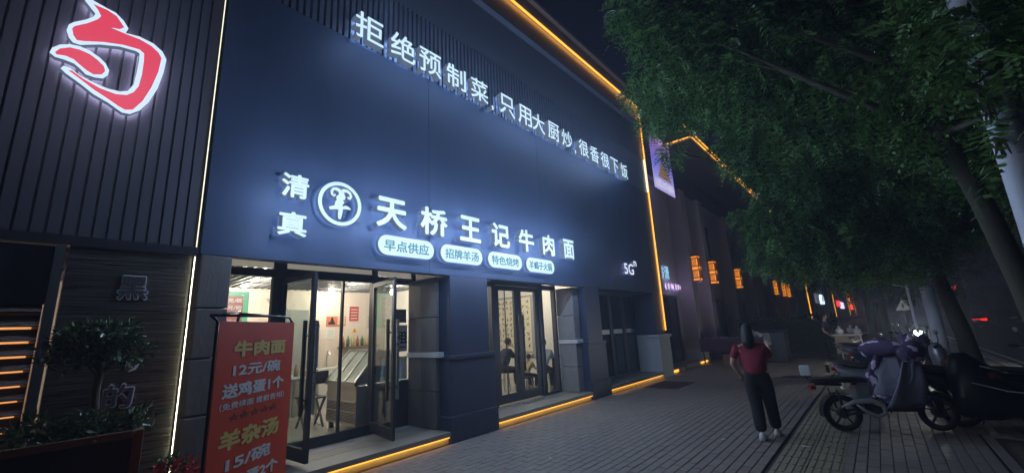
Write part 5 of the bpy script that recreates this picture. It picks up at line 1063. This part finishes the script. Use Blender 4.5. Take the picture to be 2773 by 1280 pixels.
def tree(label, base, trunk, rad, blobs, n, L0, seed, m=M_leaf, name='street_tree', limbs=True):
    t=thing(name,label,'tree',base); g=G(); g.tube(trunk,rad,12); 
    g.build('trunk',M_bark,t,smooth=True)
    g=G(); r=random.Random(seed); top=Vector(trunk[-1])
    for i,(c_,R_) in enumerate(blobs):
        if not limbs: break
        c_=Vector(c_); k0=r.choice([-1,-2]) if len(trunk)>2 else -1; s_=Vector(trunk[k0]); mid=s_.lerp(c_,.5)+Vector((r.uniform(-.15,.15),r.uniform(-.15,.15),.15)); d_=(c_-s_).length
        g.tube([s_,mid,c_],[.03+.006*d_,.018,.008],6)
        for q_ in range(4):
            e=c_+Vector((r.uniform(-1,1)*R_[0],r.uniform(-1,1)*R_[1],r.uniform(-1,1)*R_[2]))*.8; g.tube([mid.lerp(c_,.6),c_.lerp(e,.5)+Vector((0,0,.08)),e],[.016,.010,.004],5)
    if limbs: g.build('branches',M_bark,t,smooth=True)
    quads_obj('crown',compound(blobs,n,L0,seed),m,t)
    return t
R3=np.array([[.75743,.17747,.62834],[.65117,-.13498,-.74683],[-.04773,.97482,-.21780]])
def at(u_,v_,d):   # a point in the street at depth d along the view axis
    q_=R3@np.array([(u_-1288)/1054*d,-(v_-594.5)/1054*d,-d]); return (float(q_[0]),float(q_[1]),float(q_[2]+1.55))
def blob(u_,v_,d,r,sy=1.0,sz=.8): return (at(u_,v_,d),(r,r*sy,r*sz))
near_b=[blob(2370,330,4.6,.4),blob(2300,200,4.6,.45),blob(2420,430,4.9,.25),blob(2480,160,3.1,.26),blob(2440,90,3.3,.3),blob(2400,20,3.4,.3),blob(2500,300,2.9,.09),blob(2530,390,2.9,.08),blob(2470,80,3.9,.45),blob(2390,10,3.9,.4),blob(2560,30,3.8,.45),blob(1640,20,6.6,.55),blob(1700,120,6.6,.6),blob(1790,30,6.4,.8),blob(1880,160,6.4,.8),blob(1960,30,6.0,.8),blob(2080,120,5.8,.85),blob(2200,20,5.6,.9),blob(2330,130,5.4,.85),blob(2450,20,5.2,.9),blob(2540,120,5.2,.75),blob(2200,240,6.0,.75),blob(2060,260,6.4,.7),blob(2350,280,5.8,.6),blob(2440,360,5.8,.35),blob(1600,30,6.7,.35)]
mid_b=[blob(1720,250,8.6,.7),blob(1660,215,8.8,.35),blob(1820,240,8.2,.65),blob(1920,350,8,.75),blob(2000,420,8,.85),blob(2120,380,7.6,.9),blob(2250,420,7.6,.9),blob(2380,440,7.4,.7),blob(1960,560,8.4,.7),blob(2080,540,8.2,.85),blob(2210,560,8,.8),blob(2330,560,8,.7),blob(2000,640,8.8,.45),blob(2120,640,8.6,.55),blob(2260,640,8.6,.5),blob(1690,385,9.2,.2),blob(1930,645,9.2,.28),blob(2460,520,7.5,.5),blob(1640,300,9.2,.32),blob(1600,230,9.2,.25)]
tree('near street tree whose leafy crown fills the top right',(1.15,6.6,0),[(1.35,6.8,0),(1.27,6.75,.9),(1.17,6.65,1.8),(1.05,6.5,2.6),(.88,6.3,3.4),(.7,6.1,4.2)],[.14,.115,.10,.09,.075,.05],near_b,9500,.34,11)
tree('second street tree with a slim curved trunk behind the scooters',(1.35,12.9,0),[(1.35,12.9,0),(1.28,12.9,1.0),(1.15,12.8,2.0),(1.0,12.6,2.9),(.6,12.0,3.8),(.2,11.2,4.6)],[.17,.14,.12,.11,.09,.07],mid_b,13000,.30,12)
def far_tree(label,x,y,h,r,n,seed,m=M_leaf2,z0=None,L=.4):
    rr=random.Random(seed); zc=h-r*.8
    bl=[((x+rr.uniform(-.6,.6)*r,y+rr.uniform(-.6,.6)*r,zc+rr.uniform(-.5,.5)*r),(r*.62,r*.62,r*.5)) for _ in range(7)]
    return tree(label,(x,y,0),[(x,y,0),(x+.1,y,zc*.5),(x,y,zc)],[.17,.13,.08],bl,n,L,seed,m)
far_tree('round dark tree hanging low over the far scooters',-.3,23,6.6,2.6,3800,31)
far_tree('third tree along the pavement towards the far signs',.2,33,8.2,3.2,3000,32)
far_tree('fourth tree along the pavement far down the street',.4,46,9,3.6,2400,33)
far_tree('dark tree at the kerb right of the pale post',3.2,30,8.5,2.9,2600,34)
far_tree('farthest tree standing by the pavement near the red signs',.6,64,9,4,1800,35,L=.6)
# far wood across the road
r=np.random.RandomState(9); bl=[((34+r.uniform(-3,3),y,4.6+r.uniform(-1,1)),(4,4.5,3.8)) for y in range(5,190,7)]+[((x,200+r.uniform(-4,4),5),(5,4,4.2)) for x in range(0,40,7)]
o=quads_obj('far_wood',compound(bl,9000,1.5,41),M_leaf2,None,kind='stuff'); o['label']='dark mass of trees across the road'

# ------------------------------------------------------------------ thin haze volume added for a soft bloom around the lights
hz=bpy.data.materials.new('night_haze'); hz.use_nodes=True; nt=hz.node_tree; nt.nodes.remove(nt.nodes['Principled BSDF']); pv=nt.nodes.new('ShaderNodeVolumePrincipled'); pv.inputs['Color'].default_value=(.62,.76,1,1); pv.inputs['Density'].default_value=.007; pv.inputs['Anisotropy'].default_value=.35
nt.links.new(pv.outputs[0],nt.nodes['Material Output'].inputs['Volume'])
g=G(); g.box(-420,420,-220,420,-1.6,16); o=g.build('haze',hz); o['kind']='stuff'; o['label']='thin night haze over the street'
